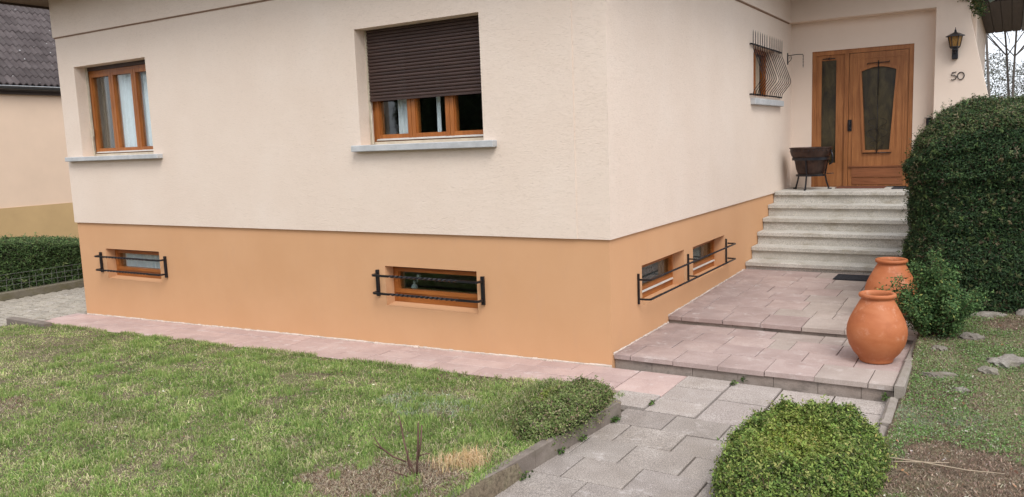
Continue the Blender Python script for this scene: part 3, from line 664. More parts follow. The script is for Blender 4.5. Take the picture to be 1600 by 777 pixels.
# ------------------------------------------------------------------ paving
def slab_obj(parent, x0, x1, y0, y1, z, mat, th=.045, gap=.0036, jz=.003, dz=None, name='slab', tilt=.004):
    j = lambda a: random.uniform(-a, a); m = MB(); zz = z+j(jz); tx, ty = j(tilt), j(tilt); cx, cy = (x0+x1)/2, (y0+y1)/2
    g_ = .8; m.box(x0+gap*random.uniform(.5, 1.3), x1-gap*random.uniform(.5, 1.3), y0+gap*random.uniform(.5, 1.3), y1-gap*random.uniform(.5, 1.3), zz-th, zz, .003, j(.0035), lambda x, y: (x-cx)*tx+(y-cy)*ty+(dz(x, y) if dz else 0))
    return m.build(name, mat, parent)
# pavement of pink sandstone along the front
pave = MB(); n = 20
for i in range(n):
    xa, xb = -8.3+8.6*i/n, -8.3+8.6*(i+1)/n; za, zb = float(zp(xa))-.025, float(zp(xb))-.025
    pave.quad((xa, EDGE+.03, za), (xb, EDGE+.03, zb), (xb, 0, zb), (xa, 0, za)); pave.quad((xa, EDGE+.03, za), (xa, EDGE+.03, za-.25), (xb, EDGE+.03, zb-.25), (xb, EDGE+.03, zb))
pavement = pave.build('pavement', 'bed', None, (-4, -.3, -.1), kind='structure')
dz = lambda x, y: float(zp(x))
rows = [(-.205, -.012), (-.40, -.205), (EDGE, -.40)]
for ri, (ya, yb) in enumerate(rows):
    x = .27
    if ri == 2: x = .12
    first = True
    while x > -8.25:
        wdt = random.uniform(.33, .46) if random.random() < .75 else random.uniform(.5, .66); xa = max(x-wdt, -8.32)
        if x-xa > .1: slab_obj(pavement, xa, x, ya, yb, 0, 'pink', dz=dz, gap=.003, jz=.002, tilt=.003)
        x = xa
m = MB(); m.box(-8.66, -7.72, EDGE-.15, EDGE-.045, -.30, -.105, .012); 
tag(m.build('edging_kerb', 'kerb', None, (-8.1, EDGE, -.2)), 'short weathered concrete kerb at the far left end of the lawn by the driveway', 'kerb')

# path in front of the steps
m = MB(); m.box(.30, 2.30, -4.2, .03, -.12, -.028); path = m.build('path', 'bed', None, (1.3, -1.5, 0), kind='structure')
def P(x0, x1, y0, y1, mat, z=0, **k):
    z -= .016*max(0, min(1, (x0-.7)/.7)); return slab_obj(path, x0, x1, y0, y1, z, mat, **k)
# upper, paler and pink slabs
P(.275, .69, -.215, -.002, 'pink'); P(.274, .69, -.595, -.220, 'pink'); P(.122, .27, -.60, -.404, 'pink'); P(.35, .685, -.945, -.60, 'pale', .006, jz=.004)
P(.692, 1.08, -.30, .002, 'pale'); P(.692, 1.08, -.64, -.305, 'pale'); P(.692, 1.08, -.955, -.645, 'pale')
P(1.085, 1.47, -.47, .002, 'pale'); P(1.085, 1.47, -.96, -.475, 'pale'); P(1.475, 1.86, -.33, .0, 'pale'); P(1.475, 1.86, -.66, -.335, 'pale'); P(1.475, 1.86, -.96, -.665, 'grey')
P(1.865, 2.24, -.30, .0, 'pale'); P(1.865, 2.24, -.64, -.305, 'pale'); P(1.865, 2.24, -.96, -.645, 'grey')
yrow = [-.965, -1.29, -1.62, -1.955, -2.29, -2.62, -2.96, -3.29, -3.63, -3.97]
jo = [[.56, .95, 1.35, 1.75, 2.1], [.50, .735, 1.14, 1.54, 1.95], [.50, .58, .92, 1.315, 1.71, 2.0], [.50, .70, 1.10, 1.50, 1.9], [.50, .885, 1.28, 1.68, 2.0], [.5, .68, 1.08, 1.48, 1.88], [.5, .88, 1.28, 1.68, 2.0], [.5, .7, 1.1, 1.5, 1.9], [.5, .9, 1.3, 1.7, 2.0]]
for i, js in enumerate(jo):
    for a, b in zip(js, js[1:]): P(a, b, yrow[i+1], yrow[i], 'grey', jz=.003, tilt=.005)

# two terraces
def terrace(label, y0, y1, z0, z1, rows, cols, xr, nose, mats):
    t = thing('terrace', label, 'terrace', (1.1, (y0+y1)/2, z0-.05)); sl = (z1-z0)/(y1-y0); dzf = lambda x, y: sl*(y-y0)
    m = MB(); m.box(.003, xr-.002, y0+.10, y1-.004, z0-.30, z0-.012, dz=dzf); m.build('terrace_bed', 'bed', t)
    for i, (a, b) in enumerate(zip(rows, rows[1:])):
        js = cols[i]
        for c, d in zip(js, js[1:]):
            slab_obj(t, c, d, a, b, z0, mats(c, a), th=.042, dz=dzf, jz=.002, tilt=.003, gap=.0035)
    x = .004
    while x < xr-.02:
        w_ = random.uniform(.28, .40); xe = min(x+w_, xr-.003)
        m = MB(); q = random.uniform(-.003, .003); m.box(x+.002, xe-.002, y0+.025+q, y0+.099, z0-.25, z0-.045); m.build('riser_block', 'riser', t); x = xe
    return t
def mt(x, y): return 'terr' if x < .95 or random.random() < .35 else 'terr2'
def mt2(x, y): return 'terr' if x < .8+random.uniform(-.2, .4) else 'terr2'
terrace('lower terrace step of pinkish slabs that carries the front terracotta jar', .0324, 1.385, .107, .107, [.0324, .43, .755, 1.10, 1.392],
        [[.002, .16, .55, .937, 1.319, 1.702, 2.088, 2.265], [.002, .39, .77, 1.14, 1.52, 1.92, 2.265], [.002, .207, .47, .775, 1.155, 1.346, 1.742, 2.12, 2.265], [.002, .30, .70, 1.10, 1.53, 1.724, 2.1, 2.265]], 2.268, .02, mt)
r2 = [1.3846, 1.79, 2.08, 2.50, 2.84, 3.23, 3.57, 3.87, 4.262]
c2 = [[.002, .14, .567, .936, 1.32, 1.7, 2.1, 2.30], [.002, .24, .527, .957, 1.33, 1.52, 1.9, 2.30], [.002, .22, .80, 1.18, 1.51, 1.9, 2.30], [.002, .38, .73, 1.11, 1.5, 1.88, 2.30], [.002, .40, .63, 1.0, 1.38, 1.77, 2.30], [.002, .16, .40, .78, 1.18, 1.57, 1.95, 2.30], [.002, .38, .80, 1.2, 1.56, 1.95, 2.30], [.002, .56, .96, 1.23, 1.55, 1.94, 2.30]]
terrace('upper terrace of pinkish slabs reaching back to the foot of the granite steps', 1.3846, 4.27, .18, .2336, r2, c2, 2.303, .02, mt2)

# kerbs
def kerb_run(label, pieces, mat='kerb', cat='kerb', org=(0, 0, 0)):
    t = thing('edging_kerb', label, cat, org)
    for (x0, x1, y0, y1, z0, z1, ch, rot) in pieces:
        m = MB(); m.box(x0, x1, y0, y1, z0, z1, ch, rot); m.build('kerb_stone', mat, t)
    return t
lk = thing('edging_kerb', 'long brown-grey concrete kerb holding the lawn along the left side of the path', 'kerb', (.5, -2, 0))
yy = -1.155; pts = [(.600-.082*(-1.155-q), q) for q in (-1.155, -1.70, -2.25, -2.80, -3.35, -3.90, -4.45)]
for (xa, ya), (xb, yb) in zip(pts, pts[1:]):
    m = MB(); th = .062; ya -= .003; zt = .118
    k = [(xa-th, ya), (xa, ya), (xb, yb), (xb-th, yb)]; L = [(x, y, -.15) for x, y in k]+[(x, y, zt-.006) for x, y in k]+[(x+(.006 if i in (0, 3) else -.006), y, zt) for i, (x, y) in enumerate(k)]
    m.v = L; m.f = [(0, 1, 2, 3), (0, 4, 5, 1), (1, 5, 6, 2), (2, 6, 7, 3), (3, 7, 4, 0), (4, 8, 9, 5), (5, 9, 10, 6), (6, 10, 11, 7), (7, 11, 8, 4), (8, 9, 10, 11)]; m.build('kerb_stone', 'kerb', lk)
kerb_run('raised concrete kerb along the right edge of the lower terrace beside the front jar', [(2.272, 2.34, -.03, .68, -.1, .142, .014, .01), (2.272, 2.34, .684, 1.37, -.1, .152, .014, -.006), (2.306, 2.39, 1.374, 1.46, 0, .225, .01, 0), (2.306, 2.38, 1.464, 2.6, 0, .215, .01, 0)], 'kerbl', org=(2.3, .7, .1))
kerb_run('low pale rounded kerb at the right edge of the path below the terrace', [(2.245, 2.315, -.60, -.045, -.08, .052, .022, .03), (2.25, 2.31, -1.1, -.61, -.08, .02, .02, .02)], 'kerbl', org=(2.28, -.4, 0))

# ------------------------------------------------------------------ driveway with small pavers
m = MB(); m.box(-10.74, -8.31, -3.4, 9, -.45, -.235); m.box(-8.31, -8.13, EDGE+.1, 9, -.45, -.235)
drive = m.build('driveway', 'bed', None, (-9.5, 1, -.2), kind='structure')
pv = []
for i in range(170):
    y = -3.3+i*.105
    for j in range(15):
        x = -10.79+j*.205+(.1025 if i % 2 else 0)
        if x+.2 > (-8.33 if y < .02 else -8.14): continue
        if x+.2 > -8.47 and y < EDGE: continue
        d = Vector((x+.1, y, -.2))-CAM; cx = d.dot(rr)/d.dot(f_)
        pv.append(((-.66 < cx < -.5 and y < 2.2), -d.length, x, y))
pv.sort(key=lambda t: (not t[0], -t[1]))
bm_ = MB(); bm_.box(.007, .193, .010, .090, -.035, 0, .010); pme = bm_.mesh('paver', 'paver')
rest = MB()
for k, (vis, d, x, y) in enumerate(pv):
    z = -.196+random.uniform(-.003, .003)
    if k < 300: place(pme, 'paver', drive, (x, y, z), rot=(random.uniform(-.02, .02), random.uniform(-.015, .015), random.uniform(-.01, .01)))
    else: rest.box(x+.003, x+.197, y+.003, y+.097, z-.03, z, .006)
rest.build('paver_field', 'paver', drive, kind='stuff')

# ------------------------------------------------------------------ grass, weeds, litter
def blades(x, y, z, h, wd, lean, cols, name, mat, parent=None, bend=.5, **t):
    n = len(x); th = rng.uniform(0, 2*np.pi, n); ph = rng.uniform(0, 2*np.pi, n)
    d = np.stack([np.cos(th), np.sin(th), np.zeros(n)], -1); s = np.stack([np.cos(ph), np.sin(ph), np.zeros(n)], -1)
    p = np.stack([x, y, z], -1); up = np.array([0, 0, 1.0]); h = h[:, None]; wd = wd[:, None]; ln = lean[:, None]
    mid = p+up*h*.55*np.sqrt(1-np.clip(ln, 0, .95)**2*.6)+d*h*ln*.35; tip = p+up*h*(1-bend*ln)*np.clip(1.05-ln, .06, 1)+d*h*ln
    q = np.empty((n, 2, 3, 3)); q[:, 0, 0] = p-s*wd*.5; q[:, 0, 1] = p+s*wd*.5; q[:, 0, 2] = mid+s*wd*.4
    q[:, 1, 0] = mid+s*wd*.45; q[:, 1, 1] = mid-s*wd*.45; q[:, 1, 2] = tip
    q2 = np.empty((n, 3, 3, 3)); q2[:, 0] = q[:, 0]; q2[:, 1, 0] = p-s*wd*.5; q2[:, 1, 1] = mid+s*wd*.4; q2[:, 1, 2] = mid-s*wd*.4; q2[:, 2] = q[:, 1]
    me = raw_mesh(name, q2.reshape(-1, 3), 3, mat, np.repeat(cols, 3, axis=0)); return link_mesh(me, name, parent, **t)
def visible(x, y, z=0, m=.12):
    dx, dy, dz_ = x-CAM.x, y-CAM.y, z-CAM.z
    a = dx*rr.x+dy*rr.y+dz_*rr.z; b = dx*uu.x+dy*uu.y+dz_*uu.z; c = dx*f_.x+dy*f_.y+dz_*f_.z
    return (c > .3) & (np.abs(a/np.maximum(c, .1)) < .635+m) & (np.abs(b/np.maximum(c, .1)) < .31+m)
def sample(n, x0, x1, y0, y1, dref=4.0, zf=None):
    x = rng.uniform(x0, x1, n); y = rng.uniform(y0, y1, n)
    d2 = (x-CAM.x)**2+(y-CAM.y)**2+3.5; k = visible(x, y) & (rng.random(n) < np.clip(dref**2/d2, 0, 1)); return x[k], y[k]
def patch(x, y, cx, cy, rx, ry, seed=0): 
    return np.clip(1.25-np.hypot((x-cx)/rx, (y-cy)/ry)+(fbm(x*5, y*5, seed)-.5)*.9, 0, 1)
GR = [(.11, .185, .04), (.185, .27, .070), (.29, .35, .12), (.40, .385, .20), (.52, .45, .30), (.19, .15, .09)]
def grass_cols(x, y):
    n = len(x); a = fbm(x*1.3, y*1.3, 11); b = fbm(x*4.5, y*4.5, 23); cc = fbm(x*11, y*11, 29); dry = np.clip(.20+(a-.5)*2.4+(b-.5)*2.6+(cc-.5)*1.6, 0, 1)
    fres = np.array([.30, .36, .20, .08, .04, .02]); dr = np.array([.06, .16, .24, .24, .20, .10])
    pr = fres[None]*(1-dry[:, None])+dr[None]*dry[:, None]; cu = np.cumsum(pr/pr.sum(1, keepdims=True), 1); i = (rng.random(n)[:, None] > cu).sum(1).clip(0, 5)
    c = np.array(GR)[i]*(1+rng.normal(0, .2, (n, 1))).clip(.5, 1.6)
    dust = (patch(x, y, -.75, -1.65, .50, .30, 31) > .35)[:, None] & (rng.random((n, 1)) < .42)      # pale wash spilt over the lawn
    c = c*(.72+.75*fbm(x*2.1, y*2.1, 131)*fbm(x*8, y*8, 133)*2.0)[:, None]*1.10; c = np.where(dust, c*.5+np.array([.42, .46, .42])*.55, c); return c, dry
# main lawn
x, y = sample(1700000, -8.44, .44, -5.2, EDGE-.01, 3.5)
mul = patch(x, y, -.03, -3.10, .52, .50, 41); mul2 = patch(x, y, -4.25, -3.15, .35, .40, 43)
k = (mul < .42) & (mul2 < .5) & (fbm(x*6, y*6, 61)+rng.normal(0, .08, len(x)) > .30); thin = rng.random(len(x)) < .9; k &= thin
x, y = x[k], y[k]; c, dry = grass_cols(x, y); cl = fbm(x*3.2, y*3.2, 77)
h = rng.uniform(.020, .052, len(x))*(.35+1.5*cl*fbm(x*9, y*9, 78)*1.6)*(1-.45*dry); d = np.hypot(x-CAM.x, y-CAM.y)
lean = np.clip(rng.normal(.62, .25, len(x)), .05, .97)
blades(x, y, lawn_z(x, y)-.003, h, rng.uniform(.0026, .0050, len(x))*(1+.10*(d-3).clip(0, 6)), lean, c, 'lawn_grass', 'grass', kind='stuff', label='short patchy green grass of the front lawn', category='grass')
print('grass', len(x))
x, y = sample(190000, -8.44, .40, -5.2, EDGE-.03, 3.5); k = (fbm(x*2.6, y*2.6, 97) > .42) & (patch(x, y, -.03, -3.10, .52, .50, 41) < .5); x, y = x[k], y[k]; n = len(x); c, dry = grass_cols(x, y)
blades(x, y, lawn_z(x, y)+.004, rng.uniform(.05, .10, n)*(1-.3*dry), rng.uniform(.003, .0045, n), rng.uniform(.35, .95, n), c*1.12, 'lawn_long_grass', 'grass', kind='stuff', label='longer bent blades lying over the lawn', category='grass', bend=.8)
# ragged taller blades along paving edge and kerb
x = rng.uniform(-8.4, -.2, 9000); y = EDGE+rng.normal(-.012, .022, 9000); x = np.concatenate([x, rng.uniform(.40, .47, 1500)]); y = np.concatenate([y, rng.uniform(-4, -1.9, 1500)])
k = fbm(x*3.1, y*0+2, 88) > .42; x, y = x[k], y[k]; c, _ = grass_cols(x, y)
blades(x, y, lawn_z(x, np.minimum(y, EDGE-.01))-.002, rng.uniform(.02, .075, len(x))*(.4+fbm(x*7, y, 9)), rng.uniform(.003, .005, len(x)), rng.uniform(.1, .7, len(x)), c, 'edge_grass', 'grass', kind='stuff', label='longer grass along the edge of the sandstone paving', category='grass')
# tufts
def tufts(spots, name, label, pal, hh=(.05, .11), n=90, zf=lawn_z, lean=(.1, .8), kind='stuff', w_=(.003, .005), r=.04):
    X = []; Y_ = []
    for (a, b, s) in spots:
        X.append(rng.normal(a, r*s, int(n*s))); Y_.append(rng.normal(b, r*s, int(n*s)))
    X = np.concatenate(X); Y_ = np.concatenate(Y_); return blades(X, Y_, zf(X, Y_)-.004, rng.uniform(*hh, len(X)), rng.uniform(*w_, len(X)), rng.uniform(*lean, len(X)), pick(len(X), pal), name, 'grass', kind=kind, label=label, category='grass')
sp = [(rng.uniform(-6, .2), rng.uniform(-4.2, -.9), rng.uniform(.4, 1.2)) for _ in range(150)]
tufts(sp, 'grass_tufts', 'scattered taller tufts in the lawn', [(.20, .31, .08), (.28, .38, .11), (.38, .44, .16)], (.05, .11), 170)
# broad-leaved weeds in the lawn
n = 5200; cx = rng.uniform(-5, .35, 420); cy = rng.uniform(-4.3, -.85, 420); i = rng.integers(0, 420, n); x = cx[i]+rng.normal(0, .045, n); y = cy[i]+rng.normal(0, .045, n); y = np.minimum(y, EDGE-.03)
Pn = np.stack([x, y, lawn_z(x, y)+rng.uniform(.004, .02, n)], -1); cw = pick(n, [(.08, .15, .035), (.12, .20, .05), (.16, .22, .09)])
link_mesh(raw_mesh('lawn_weeds', leaves(Pn, np.tile([0, 0, 1.], (n, 1)), rng.uniform(.012, .028, n), None, .7, .35), 4, 'grass', cw), 'lawn_weeds', kind='stuff', label='small broad-leaved weeds among the lawn grass', category='weeds')
# dry clippings round the bare rose bush and at far left
X = []; Y_ = []
for (cx, cy, rx, ry, n) in ((-.03, -3.10, .52, .50, 52000), (-4.25, -3.15, .35, .40, 5000)):
    a = rng.uniform(-1.3, 1.3, n)*rx+cx; b = rng.uniform(-1.3, 1.3, n)*ry+cy; k = patch(a, b, cx, cy, rx, ry, 41 if n > 9999 else 43) > .30; X.append(a[k]); Y_.append(b[k])
x = np.concatenate(X); y = np.concatenate(Y_); k = x < .40; x, y = x[k], y[k]; n = len(x)
blades(x, y, lawn_z(x, y)+rng.uniform(-.004, .014, n), rng.uniform(.02, .06, n), rng.uniform(.0025, .005, n), rng.uniform(.7, .97, n), pick(n, [(.32, .245, .17), (.43, .35, .25), (.20, .14, .09), (.12, .08, .055), (.52, .45, .34)], [3, 3, 2, 2, 1.2]), 'dry_clippings', 'litter', kind='stuff', label='brown dry clippings heaped around the bare rose bush', category='clippings')
# fallen leaves and pale crumbs on the lawn
n = 320; x = rng.uniform(-5.5, .4, n); y = rng.uniform(-4.3, -.75, n); Pn = np.stack([x, y, lawn_z(x, y)+.018], -1)
link_mesh(raw_mesh('fallen_leaves', leaves(Pn, np.tile([0, 0, 1.], (n, 1)), rng.uniform(.01, .03, n), None, .6, .3), 4, 'litter', pick(n, [(.26, .14, .075), (.48, .38, .27), (.62, .58, .5), (.16, .08, .05)])), 'fallen_leaves', kind='stuff', label='dry fallen leaves and pale crumbs lying on the lawn', category='leaves')

# ------------------------------------------------------------------ the garden on the right
def gz(x, y): return gard_z(x, y)
x, y = sample(1500000, 2.33, 5.0, -2.4, 2.6, 4.6)
bare = patch(x, y, 2.75, -1.35, .62, .62, 51)
noi = fbm(x*3, y*3, 53); k = (bare < .36) & (noi+rng.normal(0, .06, len(x)) > .39) & (rng.random(len(x)) < .8); x, y = x[k], y[k]; n = len(x)
gc = pick(n, [(.20, .29, .09), (.29, .38, .15), (.40, .46, .24), (.46, .42, .29), (.24, .19, .12)], [3, 3, 2.2, 2, 1.2]); pw = (patch(x, y, 2.55, -.35, .35, .25, 57) > .35)[:, None] & (rng.random((n, 1)) < .55)
gc = np.where(pw, gc*.45+np.array([.30, .36, .32])*.5, gc)
blades(x, y, gz(x, y)-.004, rng.uniform(.012, .034, n), rng.uniform(.003, .006, n), rng.uniform(.3, .95, n), gc, 'garden_grass', 'grass', kind='stuff', label='thin grass and moss on the garden slope right of the jars', category='grass')
print('garden', n)
n = 110000; x = rng.uniform(2.36, 4.2, n); y = rng.uniform(-2, 2.4, n); k = visible(x, y) & (patch(x, y, 2.75, -1.35, .55, .6, 51) < .45) & (fbm(x*2.4, y*2.4, 59)+rng.normal(0, .05, n) > .50); x, y = x[k], y[k]; n = len(x)
Pn = np.stack([x, y, gz(x, y)+rng.uniform(.002, .022, n)], -1)
link_mesh(raw_mesh('ground_cover', leaves(Pn, np.tile([0, 0, 1.], (n, 1)), rng.uniform(.008, .019, n), None, .6, .55), 4, 'grass', pick(n, [(.13, .23, .06), (.18, .29, .09), (.25, .34, .14), (.33, .38, .24)], [3, 3, 2, 1])), 'ground_cover', kind='stuff', label='small leafy ground cover on the garden slope', category='ground cover')
n = 90000; x = rng.uniform(2.05, 4.2, n); y = rng.uniform(-2.4, 2.4, n); b = patch(x, y, 2.75, -1.35, .65, .65, 51); k = (b > .22) | (rng.random(n) < .6); k &= visible(x, y) & (gz(x, y) > -5) & ((x > 2.34) | (y < -1.02)); x, y = x[k], y[k]; n = len(x)
blades(x, y, gz(x, y)+rng.uniform(-.006, .008, n), rng.uniform(.01, .045, n), rng.uniform(.002, .006, n), rng.uniform(.8, .98, n), pick(n, [(.27, .185, .135), (.20, .135, .10), (.37, .275, .21), (.12, .082, .06), (.52, .43, .34)], [3, 3, 2, 2, .6]), 'bark_litter', 'litter', kind='stuff', label='brown leaf litter and bits of twig on the bare garden soil', category='litter')
n = 260; x = rng.uniform(2.36, 3.6, n); y = rng.uniform(-1.9, 2.2, n); Pn = np.stack([x, y, gz(x, y)+.012], -1)
link_mesh(raw_mesh('garden_fallen_leaves', leaves(Pn, np.tile([0, 0, 1.], (n, 1)), rng.uniform(.012, .04, n), None, .6, .3), 4, 'litter', pick(n, [(.30, .15, .08), (.48, .40, .30), (.58, .54, .48), (.18, .09, .055)])), 'garden_fallen_leaves', kind='stuff', label='dry leaves and pale chips on the garden slope', category='leaves')
def rock(x, y, rx, ry, rz, label, seed, rot=0.0):
    import bmesh
    bm = bmesh.new(); bmesh.ops.create_icosphere(bm, subdivisions=4, radius=1)
    for v in bm.verts:
        c = v.co; d = 1+.9*(float(fbm(c.x*1.7+seed*3+c.z, c.y*1.7+c.z*.7, seed))-.5)+.40*(float(fbm(c.x*6+c.z*3, c.y*6-c.z*2, seed+5))-.5); c = c*d
        c.z = math.copysign(abs(c.z)**.8, c.z); v.co = Vector((c.x*rx, c.y*ry, c.z*rz))
    me = bpy.data.meshes.new('rock'); bm.to_mesh(me); bm.free(); me.materials.append(MAT['rock']); me.polygons.foreach_set('use_smooth', [True]*len(me.polygons)); me.set_sharp_from_angle(angle=R(32))
    o = bpy.data.objects.new('rock', me); C.objects.link(o); o.location = (x, y, float(gz(x, y))+rz*.02); o.rotation_euler = (0, 0, rot); o['label'] = label; o['category'] = 'rock'; o['group'] = 'rocks on the garden slope'
rock(2.55, .44, .125, .05, .035, 'flat grey rock with a dark hollow under it, just right of the front jar', 1, .1)
rock(2.70, .20, .055, .04, .022, 'small pale flat stone lower than the grey rock near the front jar', 2)
rock(2.99, .80, .15, .09, .055, 'largest lichen-speckled rock at the right edge of the slope', 3, .3)
rock(2.86, .60, .07, .05, .035, 'small rock leaning on the left end of the largest lichened rock', 4)
rock(2.72, 1.30, .085, .06, .05, 'pale rounded rock behind the small shrub on the slope', 5)
rock(2.80, 1.95, .17, .06, .035, 'long flat rock at the foot of the tall hedge', 6, .1)
rock(3.10, 2.05, .08, .07, .06, 'dark rounded rock under the tall hedge at the right edge', 7)
rock(2.50, .95, .06, .05, .03, 'brownish stone near the kerb, below the small shrub', 8)
m = MB(); m.tube([(2.35, -1.30, .06), (2.55, -1.28, .055), (2.80, -1.31, .06), (2.98, -1.26, .055)], [.003, .005, .004, .002], 5); m.tube([(2.42, -1.34, .055), (2.7, -1.24, .06)], .003, 5)
tag(m.build('twig', 'litter', None, (2.65, -1.3, .05)), 'thin pale dry twig lying on the bare brown soil', 'twig')
ca = m and bpy.data.objects['twig'].data.color_attributes.new('Col', 'FLOAT_COLOR', 'POINT'); ca.data.foreach_set('color', [.42, .33, .24, 1]*len(bpy.data.objects['twig'].data.vertices))

# ------------------------------------------------------------------ shrubs and hedges
def shell(n, f, zf=None):
    pass
def mound(name, label, cat, c, rad, top, n, pal, wts, size, seed, pw=2.6, base=None, lump=.16, sprig=None):
    """low clipped mound; superellipse footprint rad, height top"""
    t = thing(name, label, cat, (*c, float(base))); zb = base; flat = 5.5
    th = rng.uniform(0, 2*np.pi, n); u = rng.random(n)**.5; s = np.sign
    def surf(th, u):
        ct, st = np.cos(th), np.sin(th); r = (np.abs(ct)**pw+np.abs(st)**pw)**(-1/pw)
        x = c[0]+rad[0]*u*r*ct; y = c[1]+rad[1]*u*r*st; z = zb+top*np.clip(1-u**flat, 0, 1)**.55
        k = 1+lump*(fbm(x*7+seed, y*7, seed)-.5)*2; return x, y, zb+(z-zb)*k
    x, y, z = surf(th, u); e = 1e-3
    dep = rng.random(n)**2*.05; cx, cy = c
    nx_ = (x-cx)/rad[0]**2*.09*(u**3)*9; ny_ = (y-cy)/rad[1]**2*.09*(u**3)*9; nz_ = np.full(n, 1.0)*(1-u**6)+.15; N = np.stack([nx_, ny_, nz_], -1); N /= np.linalg.norm(N, axis=1, keepdims=True)
    Pp = np.stack([x, y, z], -1)+N*(rng.normal(0, .012, n)[:, None]-dep[:, None]); cols = pick(n, pal, wts); yel = fbm(x*6, y*6, seed+9)
    cols = cols*(1-.0*dep[:, None]); 
    if sprig is not None:
        hot = patch(x, y, *sprig, seed+3)[:, None]; cols = cols*(1-hot*.7)+pick(n, [(.30, .34, .05), (.22, .30, .05), (.38, .36, .09)])*hot*.7
    link_mesh(raw_mesh('foliage', leaves(Pp, N, rng.uniform(*size, n), None, .5, .75), 4, 'leaf', cols, ORG[t.name]), 'foliage', t, kind='stuff')
    ns = n//160; i = rng.integers(0, n, ns); mm = 12; dr = N[i]+rng.normal(0, .5, (ns, 3)); dr /= np.linalg.norm(dr, axis=1, keepdims=True); tt = np.tile(np.linspace(0, 1, mm), ns)[:, None]*np.repeat(rng.uniform(.025, .075, ns), mm)[:, None]
    link_mesh(raw_mesh('shoots', leaves(np.repeat(Pp[i], mm, 0)+np.repeat(dr, mm, 0)*tt, np.repeat(dr, mm, 0), rng.uniform(size[0], size[1], ns*mm), None, .45, .6), 4, 'leaf', np.repeat(pick(ns, pal[1:4]), mm, 0), ORG[t.name]), 'shoots', t, kind='stuff')
    m = MB(); k = 36; rs = [.15, .4, .6, .75, .87, .95, .985]
    for u_ in rs:
        for j in range(k):
            a, b, zz = surf(np.array([2*math.pi*j/k]), np.array([u_*.93])); m.v.append((float(a[0]), float(b[0]), max(float(zz[0])-.045, zb-.03)))
    for i in range(len(rs)-1):
        for j in range(k): m.f.append((i*k+j, i*k+(j+1) % k, (i+1)*k+(j+1) % k, (i+1)*k+j))
    m.f.append(tuple(range(k))); m.build('twigs', 'core', t, smooth=True); return t
mound('low_shrub', 'low clipped green shrub with yellow-green tips spilling onto the path at the bottom right', 'shrub', (1.965, -1.62), (.44, .80), .262, 92000,
      [(.085, .135, .03), (.15, .225, .05), (.24, .31, .075), (.31, .31, .10), (.085, .09, .04)], [3, 4, 2.5, 1, 2], (.012, .027), 5, base=-.02, sprig=(1.93, -1.68, .26, .40), lump=.42)
mound('low_shrub', 'low mat of dark green shrub and grass on the lawn corner above the path kerb', 'shrub', (.37, -1.58), (.225, .56), .205, 36000,
      [(.11, .155, .045), (.17, .22, .07), (.25, .28, .11), (.24, .20, .12), (.25, .17, .12)], [3, 3.2, 1.5, 1, .6], (.011, .022), 6, base=.05, sprig=(.18, -1.55, .12, .3), lump=.3)
t = bpy.data.objects['low_shrub']; rd = random.Random(3)
for i in range(16):
    x0 = 1.98+rd.uniform(-.22, .2); y0 = -2.20+rd.uniform(-.05, .08); m = MB(); dx, dy = rd.uniform(-.07, .07), rd.uniform(-.16, -.04); m.tube([(x0, y0, 0), (x0+dx*.5, y0+dy*.5, .10), (x0+dx, y0+dy, rd.uniform(.14, .24))], [.004, .003, .0015], 4); m.build('stem', 'stem', t)
# grassy shoulder rising into the low shrub
n = 32000; x = rng.normal(.08, .17, n); y = rng.normal(-1.42, .26, n); k = (x < .38) & (y < EDGE-.05) & (y > -2.2); x, y = x[k], y[k]; n = len(x)
zz = lawn_z(x, y)+.19*np.exp(-((x-.15)/.22)**2-((y+1.45)/.4)**2)*rng.random(n)
blades(x, y, zz-.004, rng.uniform(.04, .11, n), rng.uniform(.003, .0045, n), rng.uniform(.3, .95, n), pick(n, GR, [3, 3, 2, 2, 1.5, 1.5]), 'shoulder_grass', 'grass', kind='stuff', label='long grass growing up against the low dark shrub at the lawn corner', category='grass')

